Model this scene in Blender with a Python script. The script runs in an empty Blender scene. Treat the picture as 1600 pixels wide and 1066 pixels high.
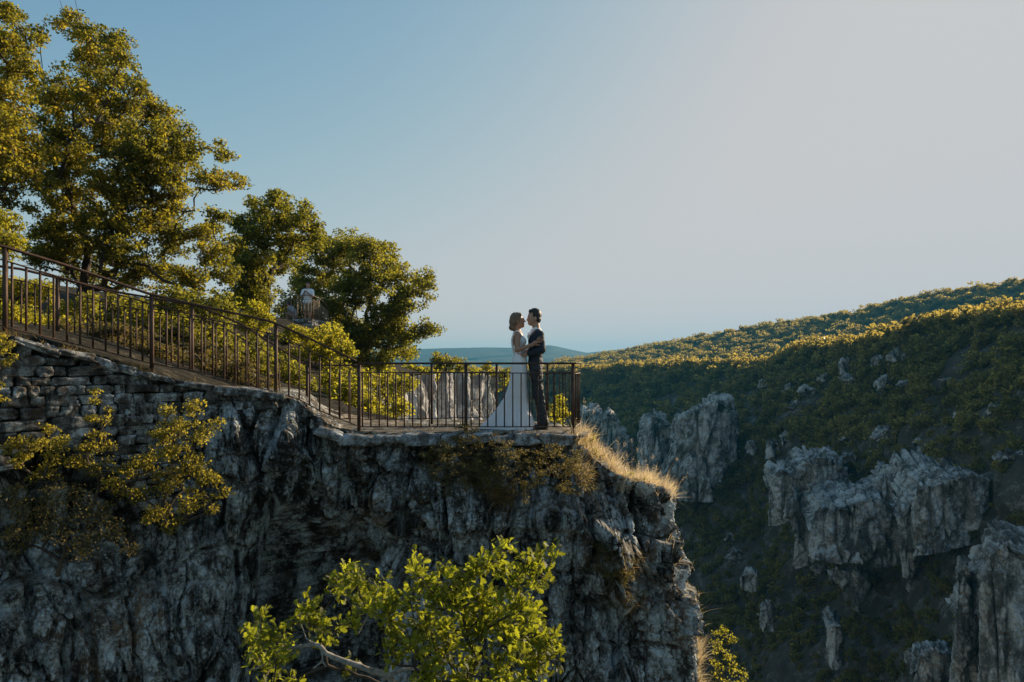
import bpy, math, time
import numpy as np
from mathutils import Vector
T0 = time.time()
SC = bpy.context.scene
COL = SC.collection

# ------------------------------------------------------------------ camera, world, sun, exposure
F = 1600 * 24.0 / 36.0
HOR = 568.0                                    # picture row of the eye level
cam_d = bpy.data.cameras.new('camera')
cam_d.lens = 24; cam_d.sensor_width = 36
cam_d.shift_y = (HOR - 533.0) / 1600.0
cam_d.clip_start = 0.05; cam_d.clip_end = 30000
cam = bpy.data.objects.new('camera', cam_d); COL.objects.link(cam)
cam.location = (0, 0, 0); cam.rotation_euler = (math.radians(90), 0, 0)
SC.camera = cam

SUN_AZ, SUN_EL = math.radians(51), math.radians(19)
SUN = Vector((math.sin(SUN_AZ) * math.cos(SUN_EL), math.cos(SUN_AZ) * math.cos(SUN_EL), math.sin(SUN_EL)))
world = bpy.data.worlds.new('World'); SC.world = world; world.use_nodes = True
wn, wl = world.node_tree.nodes, world.node_tree.links
bg = wn['Background']
sky = wn.new('ShaderNodeTexSky'); sky.sky_type = 'NISHITA'; sky.sun_disc = False
sky.sun_elevation = SUN_EL; sky.sun_rotation = SUN_AZ
sky.altitude = 600; sky.air_density = 1.0; sky.dust_density = 2.0; sky.ozone_density = 1.6
# pale, slightly veiled sky: every channel rolls off softly towards a light grey
sep = wn.new('ShaderNodeSeparateColor'); comb = wn.new('ShaderNodeCombineColor')
wl.new(sky.outputs[0], sep.inputs[0]); WS = 0.15; EXK = 2 ** 0.65
for i, (a0, pw_, g, c) in enumerate(((.073, 1.28, 8.6, .588), (.085, 1.10, 5.5, .592), (.087, .92, 4.1, .602))):
    src = sep.outputs[i]
    for op, v in (('MULTIPLY', a0), ('POWER', pw_), ('MULTIPLY', g), ('TANH', None), ('MULTIPLY', c / EXK / WS)):
        m0 = wn.new('ShaderNodeMath'); m0.operation = op; wl.new(src, m0.inputs[0]); src = m0.outputs[0]
        if v is not None: m0.inputs[1].default_value = v
    wl.new(src, comb.inputs[i])
wl.new(comb.outputs[0], bg.inputs['Color'])
bg.inputs['Strength'].default_value = WS
sun_d = bpy.data.lights.new('sun', 'SUN'); sun_d.energy = 5.0; sun_d.angle = math.radians(0.5); sun_d.color = (1.0, 0.80, 0.56)
sun_o = bpy.data.objects.new('sun', sun_d); COL.objects.link(sun_o)
sun_o.rotation_euler = SUN.to_track_quat('Z', 'Y').to_euler(); sun_o.location = (30, 20, 30)
SC.view_settings.view_transform = 'Standard'; SC.view_settings.look = 'None'
SC.view_settings.gamma = 1.0; SC.view_settings.exposure = 0.65
HAZE = 1.3e-4; HAZE_COL = (.08, .60, 1.0, 1); HAZE_G = 0.0

# ------------------------------------------------------------------ helpers
def P(px, py, d):
    """a point at distance d whose direction is the photograph's (px, py)"""
    return np.array([(px - 800.0) / F * d, d, (HOR - py) / F * d])

def mesh(name, V, faces, mat=None, parent=None, smooth=True, matidx=None):
    V = np.asarray(V, dtype=np.float32).reshape(-1, 3)
    me = bpy.data.meshes.new(name)
    me.vertices.add(len(V)); me.vertices.foreach_set('co', V.ravel())
    if isinstance(faces, np.ndarray):
        n, k = faces.shape
        loops = faces.ravel().astype(np.int32); starts = (np.arange(n) * k).astype(np.int32)
    else:
        ln = np.array([len(f) for f in faces]); starts = np.concatenate([[0], np.cumsum(ln)[:-1]]).astype(np.int32)
        loops = np.array([i for f in faces for i in f], dtype=np.int32); n = len(faces)
    me.loops.add(len(loops)); me.loops.foreach_set('vertex_index', loops)
    me.polygons.add(n); me.polygons.foreach_set('loop_start', starts)
    if smooth: me.polygons.foreach_set('use_smooth', np.ones(n, dtype=bool))
    if mat is not None:
        for m in (mat if isinstance(mat, (list, tuple)) else [mat]): me.materials.append(m)
    if matidx is not None: me.polygons.foreach_set('material_index', np.asarray(matidx, dtype=np.int32))
    me.update(calc_edges=True); me.validate()
    o = bpy.data.objects.new(name, me); COL.objects.link(o)
    if parent is not None: o.parent = parent
    return o

def empty(name, loc=(0, 0, 0)):
    o = bpy.data.objects.new(name, None); COL.objects.link(o); o.location = loc; o.empty_display_size = 0.2
    return o

def tag(o, label=None, cat=None, group=None, kind=None):
    if label: o['label'] = label
    if cat: o['category'] = cat
    if group: o['group'] = group
    if kind: o['kind'] = kind
    return o

def adopt(root, kids):
    """parent finished world-space meshes under an Empty standing at the base of the thing"""
    L = root.location.copy()
    for k in kids:
        k.parent = root
        k.location = k.location - L

# ---- noise
rs0 = np.random.RandomState(7)
PERM = rs0.permutation(4096).astype(np.int64)
def hsh(x, y, z):
    return PERM[(PERM[(PERM[x & 4095] + y) & 4095] + z) & 4095]
GR = rs0.normal(size=(4096, 3)); GR /= np.linalg.norm(GR, axis=1)[:, None]; GR = GR.astype(np.float32)
RND = rs0.rand(4096, 3).astype(np.float32)
def perlin(p):
    i = np.floor(p).astype(np.int64); f = (p - i).astype(np.float32)
    u = f * f * f * (f * (f * 6 - 15) + 10)
    out = 0
    for dx in (0, 1):
        for dy in (0, 1):
            for dz in (0, 1):
                g = GR[hsh(i[..., 0] + dx, i[..., 1] + dy, i[..., 2] + dz)]
                d = f - np.array([dx, dy, dz], dtype=np.float32)
                w = (u[..., 0] if dx else 1 - u[..., 0]) * (u[..., 1] if dy else 1 - u[..., 1]) * (u[..., 2] if dz else 1 - u[..., 2])
                out = out + w * (g * d).sum(-1)
    return out * 1.6
def fbm(p, oct=4, gain=0.5, lac=2.03):
    a, s, out = 1.0, 0.0, 0
    for k in range(oct):
        out = out + a * perlin(p + 17.3 * k); s += a; a *= gain; p = p * lac
    return out / s
def worley(p):
    i = np.floor(p).astype(np.int64); f = (p - i).astype(np.float32)
    d1 = np.full(p.shape[:-1], 9.0, np.float32); d2 = d1.copy(); idv = np.zeros(p.shape[:-1], np.float32)
    for dx in (-1, 0, 1):
        for dy in (-1, 0, 1):
            for dz in (-1, 0, 1):
                h = hsh(i[..., 0] + dx, i[..., 1] + dy, i[..., 2] + dz)
                q = RND[h] + np.array([dx, dy, dz], dtype=np.float32) - f
                d = np.sqrt((q * q).sum(-1))
                n = d < d1
                d2 = np.where(n, d1, np.minimum(d2, d)); idv = np.where(n, RND[h][..., 0], idv); d1 = np.where(n, d, d1)
    return d1, d2, idv
def sstep(a, b, x):
    t = np.clip((x - a) / (b - a), 0, 1); return t * t * (3 - 2 * t)
def catmull(pts, n):
    """smooth curve through pts (k,3) sampled at n"""
    pts = np.asarray(pts, float); k = len(pts)
    t = np.linspace(0, k - 1, n); i = np.minimum(t.astype(int), k - 2); f = (t - i)[:, None]
    p0 = pts[np.maximum(i - 1, 0)]; p1 = pts[i]; p2 = pts[i + 1]; p3 = pts[np.minimum(i + 2, k - 1)]
    return 0.5 * (2 * p1 + (p2 - p0) * f + (2 * p0 - 5 * p1 + 4 * p2 - p3) * f ** 2 + (3 * p1 - p0 - 3 * p2 + p3) * f ** 3)
def arclen(pts, n):
    """resample a dense curve evenly"""
    s = np.concatenate([[0], np.cumsum(np.linalg.norm(np.diff(pts, axis=0), axis=1))])
    t = np.linspace(0, s[-1], n)
    return np.stack([np.interp(t, s, pts[:, j]) for j in range(pts.shape[1])], 1)
def gridfaces(nu, nv):
    i, j = np.meshgrid(np.arange(nu - 1), np.arange(nv - 1), indexing='ij')
    a = (i * nv + j).ravel()
    return np.stack([a, a + nv, a + nv + 1, a + 1], 1)
def normals(G):
    gu = np.gradient(G, axis=0); gv = np.gradient(G, axis=1)
    n = np.cross(gu, gv); n /= np.linalg.norm(n, axis=-1, keepdims=True) + 1e-9
    return n

# ---- material helpers
def newmat(name):
    m = bpy.data.materials.new(name); m.use_nodes = True
    return m, m.node_tree.nodes, m.node_tree.links, m.node_tree.nodes['Principled BSDF']
def nz(n, l, vec, scale, detail=4, rough=0.55, dist=0.0, stretch=None):
    if stretch is not None:
        mp = n.new('ShaderNodeMapping'); mp.inputs['Scale'].default_value = stretch; l.new(vec, mp.inputs[0]); vec = mp.outputs[0]
    t = n.new('ShaderNodeTexNoise'); t.inputs['Scale'].default_value = scale; t.inputs['Detail'].default_value = detail
    t.inputs['Roughness'].default_value = rough; t.inputs['Distortion'].default_value = dist; l.new(vec, t.inputs['Vector'])
    return t.outputs['Fac']
def ramp(n, l, fac, stops):
    r = n.new('ShaderNodeValToRGB'); e = r.color_ramp.elements
    while len(e) < len(stops): e.new(0.5)
    for k, (p, c) in enumerate(stops):
        e[k].position = p; e[k].color = (c if len(c) == 4 else (*c, 1)) if not isinstance(c, (int, float)) else (c, c, c, 1)
    l.new(fac, r.inputs[0]); return r.outputs[0]
def mixc(n, l, fac, a, b, mode='MIX'):
    m = n.new('ShaderNodeMix'); m.data_type = 'RGBA'; m.blend_type = mode
    for s, v in ((m.inputs[0], fac), (m.inputs[6], a), (m.inputs[7], b)):
        if hasattr(v, 'links'): l.new(v, s)
        else: s.default_value = v if isinstance(v, (int, float)) else (*v, 1)
    return m.outputs[2]
def rock_mat(name, scale=1.0, dark=(.035, .033, .03), mid=(.12, .115, .105), pale=(.34, .36, .37), warm=(.25, .18, .12), bump=0.03, palepos=.56, green=None, soil=0.35):
    m, n, l, b = newmat(name)
    tc = n.new('ShaderNodeTexCoord').outputs['Object']
    big = nz(n, l, tc, .55 * scale, 5, .6, .4, (1, 1, .45))
    med = nz(n, l, tc, 2.6 * scale, 8, .68, .15, (1, 1, .8))
    fine = nz(n, l, tc, 17 * scale, 6, .7)
    stain = nz(n, l, tc, 1.5 * scale, 7, .7, .2, (1.5, 1.5, .45))
    base = mixc(n, l, ramp(n, l, med, [(.36, 0.0), (.58, 1.0)]), dark, mid)
    base = mixc(n, l, ramp(n, l, big, [(.56, 0.0), (.72, .7)]), base, warm)
    add = n.new('ShaderNodeMath'); add.operation = 'ADD'; add.use_clamp = False
    s1 = n.new('ShaderNodeMath'); s1.operation = 'MULTIPLY'; s1.inputs[1].default_value = .42; l.new(fine, s1.inputs[0])
    s2 = n.new('ShaderNodeMath'); s2.operation = 'MULTIPLY'; s2.inputs[1].default_value = .6; l.new(med, s2.inputs[0])
    l.new(s1.outputs[0], add.inputs[0]); l.new(s2.outputs[0], add.inputs[1])
    pm = ramp(n, l, add.outputs[0], [(palepos - .06, 0.0), (palepos + .05, 1.0)])
    base = mixc(n, l, pm, base, pale)
    base = mixc(n, l, ramp(n, l, stain, [(.40, .97), (.49, 0.0)]), base, dark)
    # flat tops carry soil and dry litter
    g = n.new('ShaderNodeNewGeometry'); sp = n.new('ShaderNodeSeparateXYZ'); l.new(g.outputs['Normal'], sp.inputs[0])
    if soil:
        topf = n.new('ShaderNodeMath'); topf.operation = 'MULTIPLY'; topf.inputs[1].default_value = soil
        l.new(ramp(n, l, sp.outputs['Z'], [(.55, 0.0), (.85, 1.0)]), topf.inputs[0])
        base = mixc(n, l, topf.outputs[0], base, green or (.22, .17, .10))
    l.new(base, b.inputs['Base Color']); b.inputs['Roughness'].default_value = .95
    b.inputs['Specular IOR Level'].default_value = .15
    bp = n.new('ShaderNodeBump'); bp.inputs['Strength'].default_value = .8; bp.inputs['Distance'].default_value = bump
    l.new(add.outputs[0], bp.inputs['Height']); l.new(bp.outputs[0], b.inputs['Normal'])
    return m
def leaf_mat(name, cols, trans, clump=.8, tw=.45):
    """cols: dark..light reflect colours picked per leaf and per clump; trans: colour of light coming through"""
    m, n, l, b = newmat(name)
    g = n.new('ShaderNodeNewGeometry'); tc = n.new('ShaderNodeTexCoord').outputs['Object']
    c = nz(n, l, tc, clump, 3, .6)
    a = n.new('ShaderNodeMath'); a.operation = 'MULTIPLY_ADD'; a.inputs[1].default_value = .45; a.inputs[2].default_value = -.22
    l.new(g.outputs['Random Per Island'], a.inputs[0])
    ad = n.new('ShaderNodeMath'); ad.operation = 'ADD'; l.new(a.outputs[0], ad.inputs[0]); l.new(c, ad.inputs[1])
    k = len(cols)
    col = ramp(n, l, ad.outputs[0], [(.28 + .44 * i / (k - 1), cc) for i, cc in enumerate(cols)])
    l.new(col, b.inputs['Base Color']); b.inputs['Roughness'].default_value = .55; b.inputs['Specular IOR Level'].default_value = .3
    t = n.new('ShaderNodeBsdfTranslucent')
    l.new(mixc(n, l, .5, mixc(n, l, 1.0, col, (3.2, 3.2, 2.2), 'MULTIPLY'), trans), t.inputs['Color'])
    mx = n.new('ShaderNodeMixShader'); mx.inputs[0].default_value = tw
    l.new(b.outputs[0], mx.inputs[1]); l.new(t.outputs[0], mx.inputs[2])
    l.new(mx.outputs[0], n['Material Output'].inputs['Surface'])
    return m
def plain(name, col, rough=.7, metal=0.0, var=.25, scale=8.0, spec=.4, bump=0.0, stretch=None):
    m, n, l, b = newmat(name)
    tc = n.new('ShaderNodeTexCoord').outputs['Object']
    f = nz(n, l, tc, scale, 5, .6, 0, stretch)
    c = ramp(n, l, f, [(.3, tuple(x * (1 - var) for x in col)), (.7, tuple(min(1, x * (1 + var)) for x in col))])
    l.new(c, b.inputs['Base Color']); b.inputs['Roughness'].default_value = rough; b.inputs['Metallic'].default_value = metal
    b.inputs['Specular IOR Level'].default_value = spec
    if bump:
        bp = n.new('ShaderNodeBump'); bp.inputs['Distance'].default_value = bump; bp.inputs['Strength'].default_value = .7
        l.new(f, bp.inputs['Height']); l.new(bp.outputs[0], b.inputs['Normal'])
    return m

M = {}
M['cliff'] = rock_mat('limestone_cliff', 1.25, dark=(.018, .016, .014), mid=(.125, .11, .095), pale=(.44, .48, .48), warm=(.22, .15, .09), bump=.05, palepos=.532)
M['wall'] = rock_mat('dry_stone', 2.2, dark=(.07, .065, .06), mid=(.17, .165, .155), pale=(.40, .43, .44), warm=(.24, .18, .13), bump=.012, palepos=.54, soil=.1)
M['wall_toned'] = rock_mat('dry_stone_wall', 2.8, dark=(.05, .045, .04), mid=(.15, .145, .135), pale=(.40, .43, .44), warm=(.20, .14, .09), bump=.02, palepos=.55, soil=.1)
nt_ = M['wall_toned'].node_tree; b_ = nt_.nodes['Principled BSDF']; src_ = b_.inputs['Base Color'].links[0].from_socket
ta_ = nt_.nodes.new('ShaderNodeAttribute'); ta_.attribute_name = 'tone'
nt_.links.new(mixc(nt_.nodes, nt_.links, 1.0, src_, ramp(nt_.nodes, nt_.links, ta_.outputs['Fac'], [(0, (.42, .38, .34)), (.5, (.8, .78, .74)), (1, (1.25, 1.25, 1.25))]), 'MULTIPLY'), b_.inputs['Base Color'])
M['crag'] = rock_mat('far_limestone', .11, dark=(.08, .07, .058), mid=(.29, .26, .22), pale=(.52, .49, .44), warm=(.34, .26, .17), bump=.6, palepos=.53, soil=.0)
M['crag2'] = rock_mat('gorge_limestone', .22, dark=(.16, .15, .145), mid=(.36, .35, .34), pale=(.58, .57, .55), warm=(.42, .34, .25), bump=.25, palepos=.52, soil=.3, green=(.06, .07, .02))
M['slope'] = rock_mat('scrub_slope', .13, dark=(.06, .048, .035), mid=(.085, .066, .045), pale=(.25, .225, .19), warm=(.12, .085, .05), bump=.4, palepos=.59, soil=.0)
M['leaf_gold'] = leaf_mat('oak_leaves_gold', [(.012, .018, .005), (.04, .052, .010), (.13, .125, .016), (.25, .165, .02)], (.72, .64, .05), .55, .45)
M['leaf_green'] = leaf_mat('oak_leaves_green', [(.010, .017, .005), (.032, .044, .010), (.11, .11, .016), (.22, .19, .02)], (.66, .60, .05), .45, .45)
M['leaf_bright'] = leaf_mat('bright_shrub_leaves', [(.05, .06, .008), (.13, .13, .012), (.21, .185, .02)], (.75, .66, .05), 1.2, .55)
M['leaf_oak_near'] = leaf_mat('near_oak_leaves', [(.02, .026, .006), (.075, .09, .012), (.17, .18, .02)], (.60, .62, .03), 5.0, .5)
M['leaf_shrub'] = leaf_mat('wall_shrub_leaves', [(.035, .038, .01), (.12, .11, .018), (.22, .18, .03)], (.75, .62, .07), 2.0, .5)
M['leaf_box'] = leaf_mat('dark_shrub_leaves', [(.02, .022, .008), (.07, .065, .018), (.17, .125, .04)], (.45, .34, .09), 5.0, .3)
M['leaf_far'] = leaf_mat('far_wood_leaves', [(.036, .029, .015), (.105, .082, .034), (.22, .165, .05)], (.85, .68, .12), .03, .5)
def vary_instances(m):
    nt = m.node_tree; b = nt.nodes['Principled BSDF']; src = b.inputs['Base Color'].links[0].from_socket; oi = nt.nodes.new('ShaderNodeObjectInfo')
    nt.links.new(mixc(nt.nodes, nt.links, 1.0, src, ramp(nt.nodes, nt.links, oi.outputs['Random'], [(0, (.45, .5, .5)), (.5, (.9, .9, .85)), (1, (1.45, 1.3, 1.1))]), 'MULTIPLY'), b.inputs['Base Color'])
vary_instances(M['leaf_far'])
M['bark'] = plain('bark', (.055, .042, .03), .95, scale=14, var=.5, bump=.01, stretch=(1, 1, .3))
M['bark_pale'] = plain('lichened_bark', (.24, .22, .19), .95, scale=22, var=.5, bump=.006)
M['iron'] = plain('rusty_iron', (.07, .038, .024), .62, .3, var=.5, scale=11, bump=.001)
M['grass'] = leaf_mat('dry_grass', [(.22, .16, .10), (.42, .32, .21), (.60, .49, .36)], (.62, .50, .36), 4.5, .35)
M['tuft'] = leaf_mat('dark_brush', [(.03, .024, .010), (.10, .075, .028), (.26, .18, .07)], (.4, .28, .12), 2.2, .4)
M['soil'] = rock_mat('rocky_soil', 2.6, dark=(.06, .05, .04), mid=(.20, .17, .13), pale=(.45, .42, .37), warm=(.2, .15, .1), bump=.02, palepos=.56, soil=.3)

# ------------------------------------------------------------------ leaves, tufts and trees
def quads(centres, size, rng, aspect=.62, jitter=.5, up=0.0):
    """diamond leaves; centres (n,3), size scalar or (n,)"""
    n = len(centres)
    nrm = rng.normal(size=(n, 3)); nrm[:, 2] += up; nrm /= np.linalg.norm(nrm, axis=1)[:, None]
    t = rng.normal(size=(n, 3)); u = np.cross(nrm, t); u /= np.linalg.norm(u, axis=1)[:, None]; v = np.cross(nrm, u)
    s = (np.asarray(size) * (1 + jitter * (rng.rand(n) - .5) * 1.4)).reshape(-1, 1)
    bend = nrm * s * .18
    V = np.stack([centres - u * s * .5, centres + v * s * aspect * .5 - bend, centres + u * s * .5, centres - v * s * aspect * .5 - bend], 1)
    Fc = np.arange(4 * n).reshape(n, 4)
    return V.reshape(-1, 3), Fc
def tube(paths, radii, sides=5):
    """tapered tubes joined in one mesh. paths: list of (k,3); radii: list of (k,)"""
    VV, FF, off = [], [], 0
    for pth, rad in zip(paths, radii):
        pth = np.asarray(pth, float); k = len(pth)
        tg = np.gradient(pth, axis=0); tg /= np.linalg.norm(tg, axis=1)[:, None] + 1e-9
        ref = np.array([.3, .2, 1.0]) if abs(tg[0, 2]) < .8 else np.array([1.0, .3, 0])
        a = np.cross(tg, ref); a /= np.linalg.norm(a, axis=1)[:, None] + 1e-9; b = np.cross(tg, a)
        th = np.arange(sides) * 2 * np.pi / sides
        R = np.asarray(rad).reshape(-1, 1, 1)
        V = pth[:, None] + R * (a[:, None] * np.cos(th)[None, :, None] + b[:, None] * np.sin(th)[None, :, None])
        i, j = np.meshgrid(np.arange(k - 1), np.arange(sides), indexing='ij')
        j2 = (j + 1) % sides
        FF.append(np.stack([i * sides + j, i * sides + j2, (i + 1) * sides + j2, (i + 1) * sides + j], -1).reshape(-1, 4) + off)
        VV.append(V.reshape(-1, 3)); off += k * sides
    return np.concatenate(VV), np.concatenate(FF)
def skeleton(root, targets, seg, rng, wob=.25, r_tip=.006, expo=2.2, trunk=None):
    """greedy branching from the root to every target; returns polylines with radii"""
    nodes = [np.array(root, float)]; par = [-1]
    if trunk is not None:
        for q in trunk: nodes.append(np.array(q, float)); par.append(len(nodes) - 2)
    root = nodes[0]; order = np.argsort(np.linalg.norm(targets - root, axis=1))
    cap = 40000; N = np.zeros((cap, 3)); N[:len(nodes)] = nodes; cnt = len(nodes); par = par + [0] * (cap - len(par))
    dist0 = np.zeros(cap)
    for k in range(1, cnt): dist0[k] = dist0[par[k]] + np.linalg.norm(N[k] - N[par[k]])
    tips = []
    for ti in order:
        t = targets[ti]
        d = np.linalg.norm(N[:cnt] - t, axis=1)
        j = int(np.argmin(d + .12 * dist0[:cnt] + 2.0 * seg * (d < .01)))
        L = d[j]; m = max(1, int(round(L / seg)))
        a = N[j].copy(); prev = j; wv_ = rng.normal(size=3) * wob * L * .25
        for q in range(1, m + 1):
            f = q / m; p = a * (1 - f) + t * f
            if q < m: p = p + wv_ * math.sin(math.pi * f) + rng.normal(size=3) * wob * seg * .3 + np.array([0, 0, .18 * L * f * (1 - f)])
            if cnt >= cap: break
            N[cnt] = p; par[cnt] = prev; dist0[cnt] = dist0[prev] + np.linalg.norm(p - N[prev]); prev = cnt; cnt += 1
        tips.append(prev)
    load = np.zeros(cnt)
    for t in tips: load[t] += 1
    for k in range(cnt - 1, 0, -1): load[par[k]] += load[k]
    rad = r_tip * np.maximum(load, .5) ** (1 / expo)
    kids = [[] for _ in range(cnt)]
    for k in range(1, cnt): kids[par[k]].append(k)
    paths, rads = [], []; stack = [(0, None)]
    while stack:
        s, pr = stack.pop()
        pl = [] if pr is None else [pr]; cur = s; pl.append(cur)
        while kids[cur]:
            ks = sorted(kids[cur], key=lambda c: -load[c])
            for c in ks[1:]: stack.append((c, cur))
            cur = ks[0]; pl.append(cur)
        if len(pl) > 1:
            rr = rad[pl].copy()
            if pr is not None: rr[0] = min(rr[0], rr[1] * 1.15)
            paths.append(N[pl].copy()); rads.append(rr)
    return paths, rads
def crown_points(lobes, rng, dens, squash=1.0):
    """lobes (px,py,rpx,d[,depth radius]) -> cluster centres spread through each lobe, more near its skin"""
    pts, rad = [], []
    for lb in lobes:
        px, py, r, d = lb[:4]; R = r / F * d; c = P(px, py, d)
        n = max(2, int(round(dens * (r / 10.0) ** 2)))
        v = rng.normal(size=(n, 3)); v /= np.linalg.norm(v, axis=1)[:, None]
        rr = rng.rand(n) ** .45; rr = np.where(rng.rand(n) < .16, 1 + .38 * rng.rand(n), rr)
        v = v * rr[:, None] * np.array([R, R * squash * (lb[4] if len(lb) > 4 else 1.0), R * .92])
        pts.append(c + v)
    return np.concatenate(pts)
def tree(name, label, cat, root, lobes, dens, leaf, per, spread, lm, bm='bark', seed=1, r_tip=.006, seg=.35, group=None, trunk=None, up=.3, squash=1.15, bare=0, expo=2.2):
    rng = np.random.RandomState(seed)
    root = np.array(root, float)
    cen = crown_points(lobes, rng, dens, squash)
    if bare:
        ex = cen[rng.choice(len(cen), bare)] ; cm = cen.mean(0); ex = cm + (ex - cm) * 1.12
        tg = np.concatenate([cen, ex])
    else: tg = cen
    paths, rads = skeleton(root, tg, seg, rng, r_tip=r_tip, trunk=trunk, expo=expo)
    e = empty(name, root)
    V, Fc = tube(paths, rads, 5)
    t = mesh('trunk', V - root, Fc, M[bm], e)
    # leaves hang in loose tufts round each twig end
    w = rng.lognormal(0, .35, len(cen)); cnt = np.maximum(3, (per * w).astype(int))
    idx = np.repeat(np.arange(len(cen)), cnt)
    v = rng.normal(size=(len(idx), 3)); v /= np.linalg.norm(v, axis=1)[:, None]
    v *= (rng.rand(len(idx)) ** .5)[:, None] * spread * (w[idx] ** .4)[:, None] * np.array([1.15, 1.15, .75])
    pos = cen[idx] + v
    V, Fc = quads(pos - root, leaf, rng, up=up)
    mesh('crown', V, Fc, M[lm], e, smooth=False)
    tag(e, label, cat, group)
    return e

# ------------------------------------------------------------------ signed-distance modelling (bodies and clothes)
class SDF:
    def __init__(s, lo, hi, h):
        s.lo = np.array(lo, float); s.h = h
        s.n = np.ceil((np.array(hi) - s.lo) / h).astype(int) + 1
        s.F = np.full(s.n, .5, np.float32)
    def block(s, lo, hi):
        a = np.clip(np.floor((lo - s.lo) / s.h).astype(int), 0, s.n - 1); b = np.clip(np.ceil((hi - s.lo) / s.h).astype(int) + 1, 1, s.n)
        sl = tuple(slice(a[i], b[i]) for i in range(3))
        g = np.meshgrid(*[s.lo[i] + s.h * np.arange(a[i], b[i]) for i in range(3)], indexing='ij')
        return sl, np.stack(g, -1).astype(np.float32)
    def put(s, sl, d, k):
        a = s.F[sl]
        if k <= 0: s.F[sl] = np.minimum(a, d); return
        hh = np.clip(.5 + .5 * (d - a) / k, 0, 1)
        s.F[sl] = d * (1 - hh) + a * hh - k * hh * (1 - hh)
    def cap(s, a, b, ra, rb, k=.02, ys=1.0):
        """tapered capsule; ys widens (>1) or flattens it across the Y axis"""
        a = np.array(a, float); b = np.array(b, float); m = max(ra, rb) * max(1, ys) + k + 2 * s.h
        sl, X = s.block(np.minimum(a, b) - m, np.maximum(a, b) + m)
        A = a.copy(); B = b.copy(); X = X.copy(); X[..., 1] = (X[..., 1] - a[1]) / ys + a[1]; B[1] = (b[1] - a[1]) / ys + a[1]
        d = B - A; t = np.clip(((X - A) @ d) / max(1e-9, d @ d), 0, 1)
        D = np.linalg.norm(X - (A + t[..., None] * d), axis=-1) - (ra + (rb - ra) * t)
        s.put(sl, D.astype(np.float32), k)
    def ell(s, c, r, k=.02, rot=0.0, sub=False):
        """ellipsoid, rot = tilt in the XZ plane (degrees)"""
        c = np.array(c, float); r = np.array(r, float); m = r.max() + k + 2 * s.h
        sl, X = s.block(c - m, c + m); q = X - c
        if rot:
            ca, sa = math.cos(math.radians(rot)), math.sin(math.radians(rot))
            x = q[..., 0] * ca + q[..., 2] * sa; z = -q[..., 0] * sa + q[..., 2] * ca; q = np.stack([x, q[..., 1], z], -1)
        k0 = np.linalg.norm(q / r, axis=-1); k1 = np.linalg.norm(q / (r * r), axis=-1) + 1e-6
        D = (k0 * (k0 - 1) / k1).astype(np.float32)
        if sub: s.F[sl] = np.maximum(s.F[sl], -D)
        else: s.put(sl, D, k)
    def cut(s, point, nrm):
        """remove everything on the side nrm points to"""
        nrm = np.array(nrm, float); nrm /= np.linalg.norm(nrm)
        sl, X = s.block(s.lo, s.lo + s.n * s.h)
        s.F[sl] = np.maximum(s.F[sl], ((X - np.array(point)) @ nrm).astype(np.float32))
    def build(s, name, mat, parent, origin, smooth=True):
        Fv = np.pad(s.F, 1, constant_values=.5); sg = Fv < 0; nx, ny, nzz = Fv.shape
        shp = (nx - 1, ny - 1, nzz - 1); acc = np.zeros(shp + (3,), np.float32); cn = np.zeros(shp, np.float32)
        cs = [(i, j, k) for i in (0, 1) for j in (0, 1) for k in (0, 1)]
        view = lambda A, c: A[c[0]:c[0] + shp[0], c[1]:c[1] + shp[1], c[2]:c[2] + shp[2]]
        for a in cs:
            for ax in range(3):
                if a[ax]: continue
                b = list(a); b[ax] = 1; b = tuple(b)
                fa, fb = view(Fv, a), view(Fv, b); m = view(sg, a) != view(sg, b)
                t = np.where(m, fa / np.where(m, fa - fb, 1), 0)
                for q in range(3):
                    acc[..., q] += np.where(m, a[q] + (t if q == ax else 0), 0)
                cn += m
        act = cn > 0; vid = np.full(shp, -1, np.int64); vid[act] = np.arange(act.sum())
        idx = np.argwhere(act); V = (idx + acc[act] / cn[act][:, None] - 1) * s.h + s.lo
        quadsl = []
        for ax in range(3):
            a0 = [slice(1, -1)] * 3; a0[ax] = slice(0, -1); b0 = [slice(1, -1)] * 3; b0[ax] = slice(1, None)
            A = sg[tuple(a0)]; B = sg[tuple(b0)]; m = A != B
            e = np.argwhere(m)
            for q in range(3):
                if q != ax: e[:, q] += 1
            u, v = [(1, 2), (2, 0), (0, 1)][ax]
            def cell(du, dv):
                c = e.copy(); c[:, u] -= du; c[:, v] -= dv
                return vid[c[:, 0], c[:, 1], c[:, 2]]
            qd = np.stack([cell(1, 1), cell(0, 1), cell(0, 0), cell(1, 0)], 1)
            fl = ~A[m]; qd[fl] = qd[fl][:, ::-1]
            quadsl.append(qd)
        Q = np.concatenate(quadsl); Q = Q[(Q >= 0).all(1)]
        return mesh(name, V - np.array(origin), Q, mat, parent, smooth)

# ------------------------------------------------------------------ the ground to the horizon
def structure(o): o['kind'] = 'structure'; return o
gm, n_, l_, b_ = newmat('valley_floor')
tc_ = n_.new('ShaderNodeTexCoord').outputs['Object']
l_.new(ramp(n_, l_, nz(n_, l_, tc_, .004, 6, .6), [(.35, (.03, .04, .02)), (.5, (.06, .07, .03)), (.62, (.14, .13, .08))]), b_.inputs['Base Color'])
b_.inputs['Roughness'].default_value = 1
S_ = 5000
structure(mesh('ground', [(-S_, -400, -122), (S_, -400, -122), (S_, 4700, -122), (-S_, 4700, -122)], np.array([[0, 1, 2, 3]]), gm))

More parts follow.
